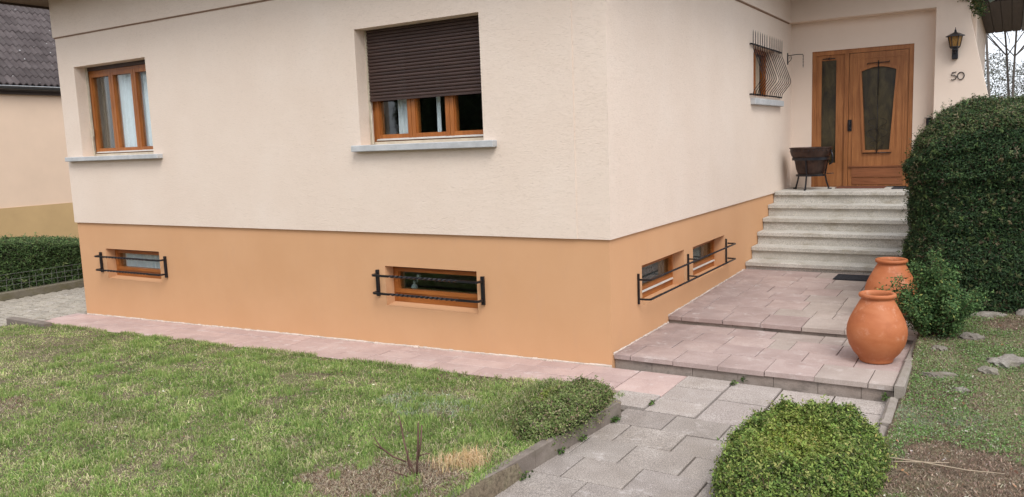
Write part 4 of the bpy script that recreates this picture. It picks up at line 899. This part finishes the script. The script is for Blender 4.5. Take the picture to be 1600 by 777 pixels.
def box_hedge(name, label, x0, x1, y0, y1, z0, ztop, n, pal, wts, size, seed, rnd=.35, faces=('f', 'l', 't'), bulge=.07, parent_mat='leaf', lit_top_pal=None, aspect=.5, sprigs=0):
    """hedge as a rounded box; leaves scattered through an outer skin, dark twig core inside"""
    t = thing(name, label, 'hedge', ((x0+x1)/2, (y0+y1)/2, z0)); zt = ztop if callable(ztop) else (lambda x, y: np.full(np.shape(x), ztop, float))
    def warp(P, N):
        b = (fbm((P[:, 0]+P[:, 1])*1.6, P[:, 2]*1.6, seed)-.5)*bulge*1.7+(fbm((P[:, 0]-P[:, 1])*4+9, P[:, 2]*11, seed+3)-.5)*bulge*.9; return P+N*b[:, None]
    def pts(n, grid=None):
        A = {'f': (x1-x0)*2, 'l': (y1-y0)*2, 'r': (y1-y0)*2, 't': (x1-x0)*(y1-y0), 'b': (x1-x0)*2}; W = np.array([A[q] for q in faces]); which = rng.choice(len(faces), n, p=W/W.sum())
        u, v = rng.random(n), rng.random(n); P = np.empty((n, 3)); N = np.zeros((n, 3))
        P[:, 0] = x0+(x1-x0)*u; P[:, 1] = y0+(y1-y0)*u; H = zt(x0+(x1-x0)*u, y0+(y1-y0)*u)-z0; P[:, 2] = z0+H*v
        for i, q in enumerate(faces):
            k = which == i
            if q == 'f': P[k, 1] = y0; N[k] = (0, -1, 0)
            if q == 'b': P[k, 1] = y1; N[k] = (0, 1, 0)
            if q == 'l': P[k, 0] = x0; N[k] = (-1, 0, 0)
            if q == 'r': P[k, 0] = x1; N[k] = (1, 0, 0)
            if q == 't': P[k, 0] = x0+(x1-x0)*u[k]; P[k, 1] = y0+(y1-y0)*v[k]; P[k, 2] = zt(P[k, 0], P[k, 1]); N[k] = (0, 0, 1)
        return P, N
    def rounded(P, N, inset=0.0):
        r = rnd; hi = zt(P[:, 0], P[:, 1]); lo = np.stack([np.full(len(P), x0+r), np.full(len(P), y0+r), np.full(len(P), z0-1.0)], -1); up = np.stack([np.full(len(P), x1-r), np.full(len(P), y1-r), hi-r], -1)
        Q = np.clip(P, lo, up); D = P-Q; L = np.linalg.norm(D, axis=1, keepdims=True)+1e-9; Nn = D/L; return Q+Nn*(r-inset), Nn
    P, N = pts(n); P, N = rounded(P, N); P = warp(P, N); P = P-N*(rng.random(n)**1.6*.10)[:, None]+rng.normal(0, .008, (n, 3))
    N2 = N+np.array([0, 0, .55]); k = P[:, 2] > z0-.02
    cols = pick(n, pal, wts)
    if lit_top_pal is not None:
        hi = np.clip((N[:, 2]-.25)*1.6, 0, 1)[:, None]*(rng.random((n, 1)) < .6); cols = np.where(hi > .3, pick(n, lit_top_pal), cols)  # upward-facing leaves get lighter colours, painting the lit top of the hedge
    P, N2, cols = P[k], N2[k], cols[k]; n = len(P)
    if sprigs:
        i = rng.choice(np.flatnonzero(N[k][:, 2] > -.2), sprigs); m_ = 14; b0 = np.repeat(P[i], m_, 0); dr = N[k][i]+rng.normal(0, .35, (sprigs, 3))+np.array([0, 0, .35]); dr /= np.linalg.norm(dr, axis=1, keepdims=True)
        tt = np.tile(np.linspace(0, 1, m_), sprigs)[:, None]*np.repeat(rng.uniform(.03, .10, sprigs), m_)[:, None]; P = np.concatenate([P, b0+np.repeat(dr, m_, 0)*tt]); N2 = np.concatenate([N2, np.repeat(dr, m_, 0)]); cols = np.concatenate([cols, np.repeat(pick(sprigs, (lit_top_pal or pal)), m_, 0)]); n = len(P)
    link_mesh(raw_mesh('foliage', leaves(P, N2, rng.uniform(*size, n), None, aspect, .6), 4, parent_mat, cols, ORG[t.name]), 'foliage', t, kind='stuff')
    # core
    import bmesh
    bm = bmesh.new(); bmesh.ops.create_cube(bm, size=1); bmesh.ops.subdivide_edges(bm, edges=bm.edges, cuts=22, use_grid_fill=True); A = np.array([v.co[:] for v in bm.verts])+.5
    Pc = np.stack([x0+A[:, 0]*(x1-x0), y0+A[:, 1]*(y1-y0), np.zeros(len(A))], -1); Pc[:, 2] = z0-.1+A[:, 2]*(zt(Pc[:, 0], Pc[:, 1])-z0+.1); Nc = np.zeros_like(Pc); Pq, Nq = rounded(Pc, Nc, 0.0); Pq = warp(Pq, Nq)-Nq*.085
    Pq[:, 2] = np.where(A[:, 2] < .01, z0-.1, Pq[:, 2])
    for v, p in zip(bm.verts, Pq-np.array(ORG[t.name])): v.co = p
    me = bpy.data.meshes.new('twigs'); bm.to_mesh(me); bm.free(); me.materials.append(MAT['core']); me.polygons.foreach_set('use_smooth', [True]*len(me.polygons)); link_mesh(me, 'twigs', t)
    return t
# the big evergreen at the right of the steps
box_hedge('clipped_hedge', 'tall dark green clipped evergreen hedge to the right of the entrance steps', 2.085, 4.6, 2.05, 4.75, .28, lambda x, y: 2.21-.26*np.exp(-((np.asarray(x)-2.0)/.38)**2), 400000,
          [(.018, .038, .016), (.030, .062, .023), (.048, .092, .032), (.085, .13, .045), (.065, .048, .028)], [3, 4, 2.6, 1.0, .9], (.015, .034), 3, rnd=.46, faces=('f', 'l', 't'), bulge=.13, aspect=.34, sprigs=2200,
          lit_top_pal=[(.08, .12, .035), (.12, .14, .055), (.13, .105, .06), (.06, .09, .03)])
# long hedge on the low wall by the driveway
zth = lambda x, y: np.clip(.80-.115*np.asarray(y, float), .25, 1.1)
box_hedge('clipped_hedge', 'long low green hedge behind the wire on the low wall along the driveway', -11.75, -10.86, -3.2, 6.5, -.12, zth, 100000,
          [(.05, .085, .03), (.075, .13, .04), (.115, .18, .06), (.05, .05, .028)], [3, 3.2, 2, 1.6], (.03, .065), 13, rnd=.16, faces=('r', 't'), bulge=.05, aspect=.3, sprigs=500, lit_top_pal=[(.12, .18, .06), (.09, .15, .05), (.16, .20, .08)])
m = MB(); m.box(-11.0, -10.73, -3.4, 7.5, -.5, -.075, .012); tag(m.build('low_wall', 'wallc', None, (-10.85, 2, -.2)), 'low mossy concrete wall under the long hedge beside the driveway', 'wall')
wf = thing('wire_fence', 'thin wire mesh fence on the low wall in front of the long hedge', 'fence', (-10.84, 1, -.07)); 
m = MB()
for z in (.02, .11, .20): m.tube([(-10.80, -3, z), (-10.80, 0, z+.006), (-10.80, 2.2, z-.004), (-10.80, 7, z)], .0028, 4)
m.build('wire', 'wire', wf); pm = MB(); pm.tube([(0, 0, -.02), (.008, .004, .22)], .003, 5); pme2 = pm.mesh('picket', 'wire')
for i in range(44): place(pme2, 'picket', wf, (-10.80, -2+i*.12+random.uniform(-.01, .01), -.06), rot=(random.uniform(-.08, .08), random.uniform(-.05, .05), random.random()*6))

# small loose shrub in front of the tall hedge
def branchy(name, label, cat, c, n_br, h, spread, leaf_n, pal, wts, size, seed, stem='stem', r0=.008, org=None, cluster=.05):
    t = thing(name, label, cat, c); rnd = random.Random(seed); tips = []; m = MB()
    for i in range(n_br):
        a = rnd.uniform(0, math.tau); el = rnd.uniform(.0, 1.0); d = Vector((math.cos(a)*spread*el, math.sin(a)*spread*el*.8, h*(1-.45*el*el)*rnd.uniform(.7, 1.0)))*rnd.uniform(.62, 1.08); p = Vector(c); pts = [p.copy()]
        for k in range(1, 6):
            q = Vector(c)+Vector((d.x*(k/5)**.9, d.y*(k/5)**.9, d.z*(k/5)))+Vector((rnd.uniform(-.02, .02), rnd.uniform(-.02, .02), rnd.uniform(-.015, .015))); pts.append(q)
            if k > 1: tips += [(q, d.normalized(), k/5)]*(k)
        m.tube(pts, [r0*(1-.8*k/5) for k in range(6)], 4)
    m.build('branches', stem, t)
    if leaf_n:
        i = rng.integers(0, len(tips), leaf_n); T0 = np.array([tips[k][0][:] for k in i]); D = np.array([tips[k][1][:] for k in i]); P = T0+rng.normal(0, cluster, (leaf_n, 3)); P[:, 2] = np.maximum(P[:, 2], c[2]+.01)
        link_mesh(raw_mesh('foliage', leaves(P, D*.4+np.array([0, -.2, .7]), rng.uniform(*size, leaf_n), None, .5, .7), 4, 'leaf', pick(leaf_n, pal, wts), ORG[t.name]), 'foliage', t, kind='stuff')
    return t
branchy('small_shrub', 'small loose bright green shrub in front of the tall hedge, right of the jars', 'shrub', (2.40, 1.32, .16), 62, .74, .40, 23000, [(.045, .09, .03), (.075, .14, .045), (.12, .20, .065), (.26, .26, .08)], [3, 4, 2, .5], (.016, .032), 4, cluster=.030)
# ivy at the top of the pillar
ivc = (2.47, 6.50, 3.62); ti = thing('ivy', 'dark green ivy hanging over the top of the pillar beside the eave', 'ivy', ivc); n = 1300
cl = np.array([(2.34, 6.50, 3.76), (2.42, 6.50, 3.74), (2.48, 6.50, 3.68), (2.50, 6.50, 3.60), (2.51, 6.52, 3.54), (2.44, 6.50, 3.80)]); i = rng.integers(0, len(cl), n); Pn = cl[i]+rng.normal(0, .035, (n, 3))*np.array([1.2, .8, 1])
link_mesh(raw_mesh('foliage', leaves(Pn, np.tile([0, -1., .4], (n, 1)), rng.uniform(.016, .034, n), None, .8, .6), 4, 'leaf', pick(n, [(.03, .055, .02), (.05, .09, .03), (.09, .12, .04), (.14, .13, .05)]), ivc), 'foliage', ti, kind='stuff')
m = MB(); m.tube([(2.40, 6.505, 3.95), (2.43, 6.50, 3.75), (2.50, 6.50, 3.6), (2.52, 6.50, 3.48)], [.008, .007, .005, .003], 5); m.build('stem', 'stem', ti)

# bare rose bush
t = thing('rose_bush', 'bare pruned rose bush with a few brown leafless stems on the front lawn', 'bush', (.08, -2.86, .05)); zl = .085
def stem_(pts, r): q = MB(); q.tube(pts, [k_*1.05 for k_ in r], 6); q.build('stem', 'stem', t, smooth=True)
b = (.075, -2.87, zl)
stem_([b, (.02, -2.86, zl+.08), (-.03, -2.84, zl+.19), (-.075, -2.81, zl+.29), (-.095, -2.80, zl+.34)], [.007, .006, .005, .0045, .003])
stem_([(-.01, -2.86, zl+.085), (-.09, -2.88, zl+.11), (-.16, -2.90, zl+.16), (-.20, -2.91, zl+.22)], [.005, .005, .0045, .003]); stem_([(-.15, -2.90, zl+.15), (-.17, -2.95, zl+.20)], [.004, .002])
stem_([b, (.085, -2.87, zl+.12), (.09, -2.86, zl+.22), (.082, -2.84, zl+.33)], [.007, .0065, .006, .004]); stem_([(.085, -2.87, zl+.10), (.11, -2.86, zl+.22), (.108, -2.84, zl+.32)], [.005, .0055, .004])
stem_([b, (.05, -2.90, zl+.07), (.06, -2.93, zl+.15), (.075, -2.93, zl+.20)], [.005, .004, .003, .002]); stem_([(.09, -2.87, zl+.14), (.14, -2.86, zl+.16), (.165, -2.85, zl+.165)], [.004, .003, .002]); stem_([b, (.0, -2.95, zl+.05), (-.05, -3.0, zl+.09)], [.005, .004, .002])
# straw tuft
tufts([(.225, -2.62, 2.8), (.19, -2.66, 1.6), (.26, -2.58, 1.6)], 'straw_tuft', 'pale straw-coloured tuft of dead grass beside the bare rose bush', [(.62, .46, .26), (.52, .36, .19), (.72, .58, .37)], (.07, .17), 130, kind=None, lean=(.1, .75), r=.028) 
o = bpy.data.objects['straw_tuft']; 
if 'kind' in o: del o['kind']
o['category'] = 'grass tuft'
tufts([(.20, -3.12, 1.6), (.05, -3.28, 1.5)], 'green_tuft', 'bright green grass tuft at the bottom edge below the rose bush', GR[:2]+[(.16, .26, .05)], (.05, .11), 130, r=.03)
# weeds in the path joints
n = 420; spots = np.array([(.60, -1.33, .01), (.56, -1.75, .01), (.53, -2.0, .01), (.52, -2.45, .01), (1.14, .0, .01), (1.09, -.1, .0), (.69, -.85, .005), (2.20, -.03, .03), (2.21, -.08, .02), (.585, -1.30, .0)]); i = rng.integers(0, len(spots), n); Pn = spots[i]+np.abs(rng.normal(0, .03, (n, 3)))*np.array([.5, 1.6, .35])
link_mesh(raw_mesh('joint_weeds', leaves(Pn, np.tile([0, 0, 1.], (n, 1)), rng.uniform(.012, .03, n), None, .55, .6), 4, 'grass', pick(n, [(.08, .15, .035), (.13, .21, .05), (.05, .07, .03)])), 'joint_weeds', kind='stuff', label='small green weeds growing from the joints along the path edge', category='weeds')

# ------------------------------------------------------------------ terracotta jars
def jar(x, y, z, label, s=1.0, rot=0.0):
    pr = [(.128, 0), (.138, .006), (.140, .022), (.150, .040), (.190, .085), (.226, .150), (.243, .215), (.247, .265), (.242, .315), (.226, .370), (.200, .425), (.174, .475), (.150, .520), (.134, .548), (.128, .560), (.134, .568), (.148, .575), (.153, .588), (.150, .602), (.140, .608), (.128, .606), (.120, .596), (.118, .575), (.125, .54), (.16, .48), (.20, .40), (.22, .3), (.20, .15), (.12, .04), (.001, .03)]
    m = MB(); m.lathe([(r*s, h*s) for r, h in pr], (x, y, z), 64, .004); o = m.build('terracotta_jar', 'terracotta', None, (x, y, z), smooth=True)
    return tag(o, label, 'jar', 'terracotta jars beside the terraces')
jar(2.058, .70, .108, 'front terracotta jar, seen whole, standing on the lower terrace', .935)
jar(2.01, 2.02, .194, 'rear terracotta jar on the upper terrace, partly hidden behind the front jar and the shrub', .945)

# mats
m = MB(); m.box(1.17, 1.82, 3.80, 4.18, .226, .238, .002, 0, lambda x, y: .0189*(y-3.8)*0+.0); 
for i in range(16): m.box(1.19+i*.0385, 1.205+i*.0385, 3.815, 4.165, .2382, .2405)
tag(m.build('doormat', 'rubber', None, (1.5, 4, .23)), 'dark grey rubber doormat at the foot of the granite steps', 'doormat')
m = MB(); m.box(.74, 1.40, 6.34, 6.70, 1.1555, 1.170, .003); tag(m.build('doormat', 'coir', None, (1.07, 6.5, 1.156)), 'reddish-brown mat on the landing in front of the wooden door', 'doormat')
m = MB(); m.box(1.52, 2.1, 6.2, 6.50, 1.1555, 1.172, .003); tag(m.build('doormat', 'rubber', None, (1.8, 6.35, 1.156)), 'dark mat on the top step next to the tall hedge', 'doormat')

# fire bowl
fx, fy, fz = .432, 6.16, ZL+.001; fb = thing('fire_bowl', 'sooty copper fire bowl in a black iron stand on the landing left of the door', 'fire bowl', (fx, fy, fz))
m = MB(); m.lathe([(r_*.95, z_) for r_, z_ in [(.001, .22), (.15, .215), (.190, .235), (.215, .30), (.235, .40), (.25, .46), (.285, .50), (.305, .555), (.307, .60), (.318, .605), (.318, .622), (.300, .622), (.290, .60), (.285, .55), (.24, .47), (.2, .3), (.12, .24), (.001, .235)]], (fx, fy, fz), 48); m.build('bowl', 'copper', fb, smooth=35)
m = MB(); m.lathe([(.222, .435), (.262, .435), (.262, .475), (.222, .475), (.222, .435)], (fx, fy, fz), 40); m.lathe([(.175, .20), (.208, .20), (.208, .225), (.175, .225), (.175, .20)], (fx, fy, fz), 40); m.build('stand_ring', 'iron', fb, smooth=35)
for a in (-95, 25, 145+10, -0):
    if a == 0: continue
    t_ = R(a); c_, s_ = math.cos(t_), math.sin(t_); m = MB(); P3 = lambda r, z: (fx+r*c_, fy+r*s_, fz+z)
    m.tube([P3(.255, .46), P3(.235, .40), P3(.205, .22), P3(.225, .12), P3(.26, .012)], .011, 6, square=True); m.tube([P3(.245, .010), P3(.30, .010)], .011, 6); m.build('leg', 'iron', fb)
m = MB(); m.tube([(fx+.29, fy-.06, fz+.58), (fx+.315, fy-.08, fz+.50), (fx+.315, fy-.08, fz+.40), (fx+.27, fy-.07, fz+.37)], .014, 8); m.tube([(fx+.23, fy-.05, fz+.235), (fx+.33, fy-.05, fz+.24)], .006, 6); m.build('handle', 'iron', fb, smooth=True)
for j in range(10):
    m = MB(); a = R(-150+j*13); m.lathe([(.001, .008), (.006, .006), (.008, 0)], (0, 0, 0), 8); ca_, sa_ = math.cos(a), math.sin(a); m.v = [(fx+(.302+q[2])*ca_-q[0]*sa_, fy+(.302+q[2])*sa_+q[0]*ca_, fz+.575+q[1]) for q in m.v]; m.build('rivet', 'iron', fb)

# wall lantern
lx, ly = 2.245, 6.40; lp = thing('wall_lantern', 'black wall lantern with amber glass above the house number on the pillar', 'lantern', (lx, 6.51, 2.91))
m = MB(); m.lathe([(.058, 3.075), (.085, 3.215), (.001, 3.216)], (lx, ly, 0), 6); m.lathe([(.001, 3.074), (.058, 3.075)], (lx, ly, 0), 6); m.build('glass_body', 'amber', lp)
m = MB(); m.lathe([(.118, 3.212), (.116, 3.222), (.062, 3.250), (.02, 3.268), (.012, 3.285), (.015, 3.295), (.006, 3.305), (.004, 3.33), (.001, 3.335)], (lx, ly, 0), 6); m.lathe([(.001, 3.211), (.118, 3.212)], (lx, ly, 0), 6); m.build('lantern_roof', 'iron', lp)
m = MB()
for j in range(6):
    a = j*math.tau/6; m.tube([(lx+.060*math.cos(a), ly+.060*math.sin(a), 3.072), (lx+.087*math.cos(a), ly+.087*math.sin(a), 3.214)], .0055, 4)
m.lathe([(.001, 3.050), (.050, 3.052), (.066, 3.070), (.066, 3.080), (.001, 3.080)], (lx, ly, 0), 6); m.build('cage', 'iron', lp)
m = MB(); m.rbox((lx-.036, 6.44, 2.915), (lx+.036, 6.510, 3.06), .006); m.box(lx-.03, lx+.03, 6.36, 6.45, 3.03, 3.052); m.tube([(lx, 6.45, 2.99), (lx, 6.40, 3.0), (lx, 6.39, 3.05)], .014, 6); m.build('bracket', 'iron', lp)
# chain bracket
t = thing('wall_bracket', 'thin black iron bracket with short hanging chain on the side wall by the grille', 'bracket', (.03, 6.45, 3.1))
m = MB(); m.box(.021, .030, 6.43, 6.47, 3.02, 3.19); m.tube([(.03, 6.45, 3.15), (.15, 6.45, 3.16), (.24, 6.45, 3.155), (.25, 6.45, 3.14)], .006, 6); m.tube([(.03, 6.45, 3.05), (.06, 6.45, 3.075), (.085, 6.45, 3.11), (.075, 6.45, 3.14), (.055, 6.45, 3.13), (.06, 6.45, 3.11)], .005, 5); m.build('arm', 'iron', t, smooth=True)
for j in range(8):
    m = MB(); zc = 3.13-j*.022; a = (j % 2)*math.pi/2; m.tube([(.25+.006*math.cos(q)*math.cos(a), 6.45+.006*math.cos(q)*math.sin(a), zc+.013*math.sin(q)) for q in [i*math.tau/8 for i in range(9)]], .0028, 4, False); m.build('chain_link', 'iron', t)
# bell box
t = thing('bell_box', 'small black box on the wall beside the left edge of the pillar', 'box', (1.93, 6.72, 2.05)); m = MB(); m.rbox((1.90, 6.64, 2.02), (1.965, 6.725, 2.13), .006); m.build('case', 'iron', t); m = MB(); m.box(1.88, 2.03, 6.60, 6.70, 2.131, 2.139); m.build('cover', 'iron', t)
# things on the inner sill of the middle basement window
t = thing('bottle', 'white plastic bottle standing inside the middle basement window', 'bottle', (-2.44, .26, .41)); m = MB(); m.lathe([(.001, 0), (.032, 0), (.034, .01), (.034, .085), (.028, .105), (.012, .115), (.012, .13), (.001, .13)], (-2.40, .27, .44), 20); m.build('bottle_body', 'plastic', t, smooth=40); m = MB(); m.lathe([(.001, .13), (.014, .13), (.014, .15), (.001, .152)], (-2.40, .27, .44), 12); m.build('cap', 'plastic', t)
m = MB(); m.box(-2.55, -1.42, .203, .34, .40, .438); m.build('inner_ledge', 'sill', house)
m = MB(); m.lathe([(.001, -.02), (.018, -.014), (.026, 0), (.018, .014), (.001, .02)], (-2.31, .235, .655), 12); m.tube([(-2.31, .235, .64), (-2.33, .24, .60), (-2.34, .245, .58)], .006, 6); tag(m.build('suction_hook', 'plastic', None, (-2.31, .235, .6), smooth=True), 'small white suction hook stuck inside the middle basement window', 'hook')

# ------------------------------------------------------------------ the neighbour's house
nb = thing('neighbour_house', 'neighbouring house at far left with beige wall, ochre plinth and grey tiled roof', 'house', (-20, 5, 0)); NX = -17.5; dk = (2.94-NX)/(2.94+14.5)
zpl = 1.992-.916*dk; zg = 1.992+1.465*dk
m = MB(); m.box(NX-6, NX, -4, 16, zpl, zg); m.build('wall', 'nwall', nb); m = MB(); m.box(NX-6, NX+.03, -4.03, 16.03, -1, zpl-.002); m.build('plinth', 'nplinth', nb)
m = MB(); GX = NX+.16; pr = [(GX+.07*math.cos(a), zg+.065+.07*math.sin(a)) for a in [math.pi+i*math.pi/8 for i in range(9)]]; pr = pr+[(a-.0, b+.012) for a, b in [(GX+.07, zg+.065), (GX-.07, zg+.065)]]
m.prism(pr, -4.3, 16.3, 'y'); m.build('gutter', 'gutter', nb); m = MB(); m.tube([(GX+.072, -4.3, zg+.085), (GX+.072, 16.3, zg+.085)], .014, 8); m.build('gutter_lip', 'gutterl', nb); m = MB(); m.box(NX+.002, NX+.09, -4.2, 16.2, zg-.10, zg+.10); m.build('fascia', 'darkwood', nb)
SL = R(40); ex, ez = GX-.02, zg+.10; dl = Vector((-math.cos(SL), 0, math.sin(SL)))
m = MB(); a0 = Vector((ex, 0, ez-.05)); a1 = a0+dl*6; m.prism([(a0.x, a0.z), (a1.x, a1.z), (a1.x, a1.z-.08), (a0.x, a0.z-.08)], -4.4, 16.4, 'y'); m.build('roof', 'tile', nb)
# one tile: two rolls, .30 wide, .42 long
tm = MB(); W_, L_ = .30, .42; nu = 12
for e_ in (0, 1):
    for i in range(nu+1):
        u = i/nu; hgt = .052*(.5+.5*math.cos(u*4*math.pi)); tm.v.append((-(L_ if e_ else 0)*math.cos(SL)-0*hgt, u*W_, (L_ if e_ else 0)*math.sin(SL)+hgt+(0 if e_ else .034)))
for i in range(nu): tm.f.append((i, i+1, nu+1+i+1, nu+1+i))
k = len(tm.v)
for i in range(nu+1): x_, y_, z_ = tm.v[i]; tm.v.append((x_, y_, z_-.028))
for i in range(nu): tm.f.append((i, k+i, k+i+1, i+1))
tme = tm.mesh('roof_tile', 'tile'); tme.polygons.foreach_set('use_smooth', [True]*len(tme.polygons)); tme.set_sharp_from_angle(angle=R(50))
roof = [o for o in bpy.data.objects if o.name.startswith('roof') and o.parent == nb][0]
ycols, nr = 30, 10; rest = MB()
for r in range(14):
    for c_ in range(66):
        p = Vector((ex, -4.4+c_*.30, ez))+dl*(r*.335)
        if r < nr and 1.2+(r*.10) <= p.y < 1.2+r*.1+9.0: place(tme, 'roof_tile', roof, (p.x, p.y, p.z+random.uniform(-.003, .003)), rot=(0, random.uniform(-.008, .008), 0))
        else:
            k = len(rest.v); rest.v += [(v[0]+p.x, v[1]+p.y, v[2]+p.z) for v in tm.v]; rest.f += [tuple(i+k for i in f) for f in tm.f]
rest.build('tile_field', 'tile', nb, kind='stuff', smooth=50)

# ------------------------------------------------------------------ trees behind
def tree(x, y, h, r, seed, label, leafy=0, lean=0.0, pal=None, levels=4, group='trees behind the garden', twigs=34000):
    rd = random.Random(seed); t = thing('garden_tree', label, 'tree', (x, y, .25), group); tr = MB(); br = MB(); tips = []
    def grow(p, d, L, rad, lev, mb):
        n = 5 if lev == 0 else 4; pts = [p.copy()]; rs = [rad]; q = p.copy(); dd = d.copy()
        for i in range(n):
            dd = (dd+Vector((rd.uniform(-1, 1), rd.uniform(-1, 1), rd.uniform(-.3, .6)))*(.06 if lev == 0 else .17)).normalized(); q = q+dd*L/n; pts.append(q.copy()); rs.append(rad*(1-.62*(i+1)/n))
            if lev < levels-1 and i >= (1 if lev == 0 else 0):
                for _ in range(rd.choice((2, 3)) if lev else 4):
                    a = rd.uniform(0, math.tau); ax = dd.orthogonal().normalized(); ax.rotate(Matrix.Rotation(a, 3, dd)); nd = (dd*rd.uniform(.5, 1.0)+ax*rd.uniform(.6, 1.0)+Vector((0, 0, .2))).normalized()
                    grow(q, nd, L*rd.uniform(.38, .58), rs[-1]*rd.uniform(.45, .65), lev+1, br)
        if lev >= 2: tips.extend(pts[2:])
        mb.tube(pts, [max(v, .004) for v in rs], 6 if lev == 0 else (4 if lev == 1 else 3), False)
    grow(Vector((x, y, .2)), Vector((lean, 0, 1)).normalized(), h, r, 0, tr); tr.build('trunk', 'bark', t, smooth=True); br.build('branches', 'bark', t)
    if twigs:
        i = rng.integers(0, len(tips), twigs); P0 = np.array([tips[k][:] for k in i])+rng.normal(0, .22, (twigs, 3))
        link_mesh(raw_mesh('twigs', leaves(P0, rng.normal(0, 1, (twigs, 3))*np.array([1, 1, .3]), rng.uniform(.25, .8, twigs), None, .028, .3, .05), 4, 'litter', pick(twigs, [(.13, .11, .095), (.09, .075, .065), (.17, .15, .13)]), ORG[t.name]), 'twigs', t, kind='stuff')
    if leafy:
        i = rng.integers(0, len(tips), leafy); P0 = np.array([tips[k][:] for k in i])+rng.normal(0, .16, (leafy, 3))
        link_mesh(raw_mesh('crown', leaves(P0, np.tile([0, 0, 1.], (leafy, 1)), rng.uniform(.04, .09, leafy), None, .5, .9), 4, 'leaf', pick(leafy, pal or [(.04, .06, .025), (.07, .085, .035), (.10, .09, .04)]), ORG[t.name]), 'crown', t, kind='stuff')
    return t
tree(2.35, 27, 13, .05, 1, 'slim bare tree, leftmost of those seen beside the pillar', 900)
tree(3.55, 29, 13, .06, 2, 'bare tree with forked grey trunk right of centre in the gap', 0, .02)
tree(4.1, 32, 14, .07, 3, 'bare tree at the right edge of the photograph behind the hedge', 0)
tree(2.9, 36, 12, .055, 4, 'half leafy tree standing farther back in the gap', 16000, pal=[(.05, .06, .035), (.08, .075, .04)])
tree(3.0, 31, 11, .05, 9, 'very thin bare tree in the middle of the gap', 1500, -.03); tree(1.4, 30, 12, .16, 5, 'bare tree behind the corner of the house', 2500); tree(5.6, 33, 13, .16, 6, 'bare tree to the right behind the tall hedge', 2500)
n = 90000; x = rng.uniform(-4, 12, n); y = rng.uniform(38, 44, n); top = 4.2+2.0*fbm(x*.5, x*0, 90); z = .2+rng.random(n)**1.1*top; P0 = np.stack([x, y, z], -1)
link_mesh(raw_mesh('far_wood', leaves(P0, np.tile([0, -.5, .6], (n, 1)), rng.uniform(.05, .13, n), None, .45, .9), 4, 'leaf', pick(n, [(.16, .17, .13), (.24, .22, .18), (.11, .12, .08)])), 'far_wood', kind='stuff', label='distant mass of shrubs and trees behind the garden', category='wood')
# unseen greenery across the street; the hedge is added to darken the pane reflections
box_hedge('clipped_hedge', 'unseen tall evergreen hedge added across the street to darken the window reflections', -19, 14, -21, -19.4, 0, lambda x, y: 5.2+0*np.asarray(x), 60000,
          [(.03, .05, .02), (.05, .08, .03), (.07, .10, .04)], [1, 1, 1], (.12, .25), 23, rnd=.5, faces=('b', 't'), bulge=.2)
tree(-33, -19, 10, .14, 8, 'bare tree across the street mirrored in the left window', 0, group='trees across the street')
print('done')
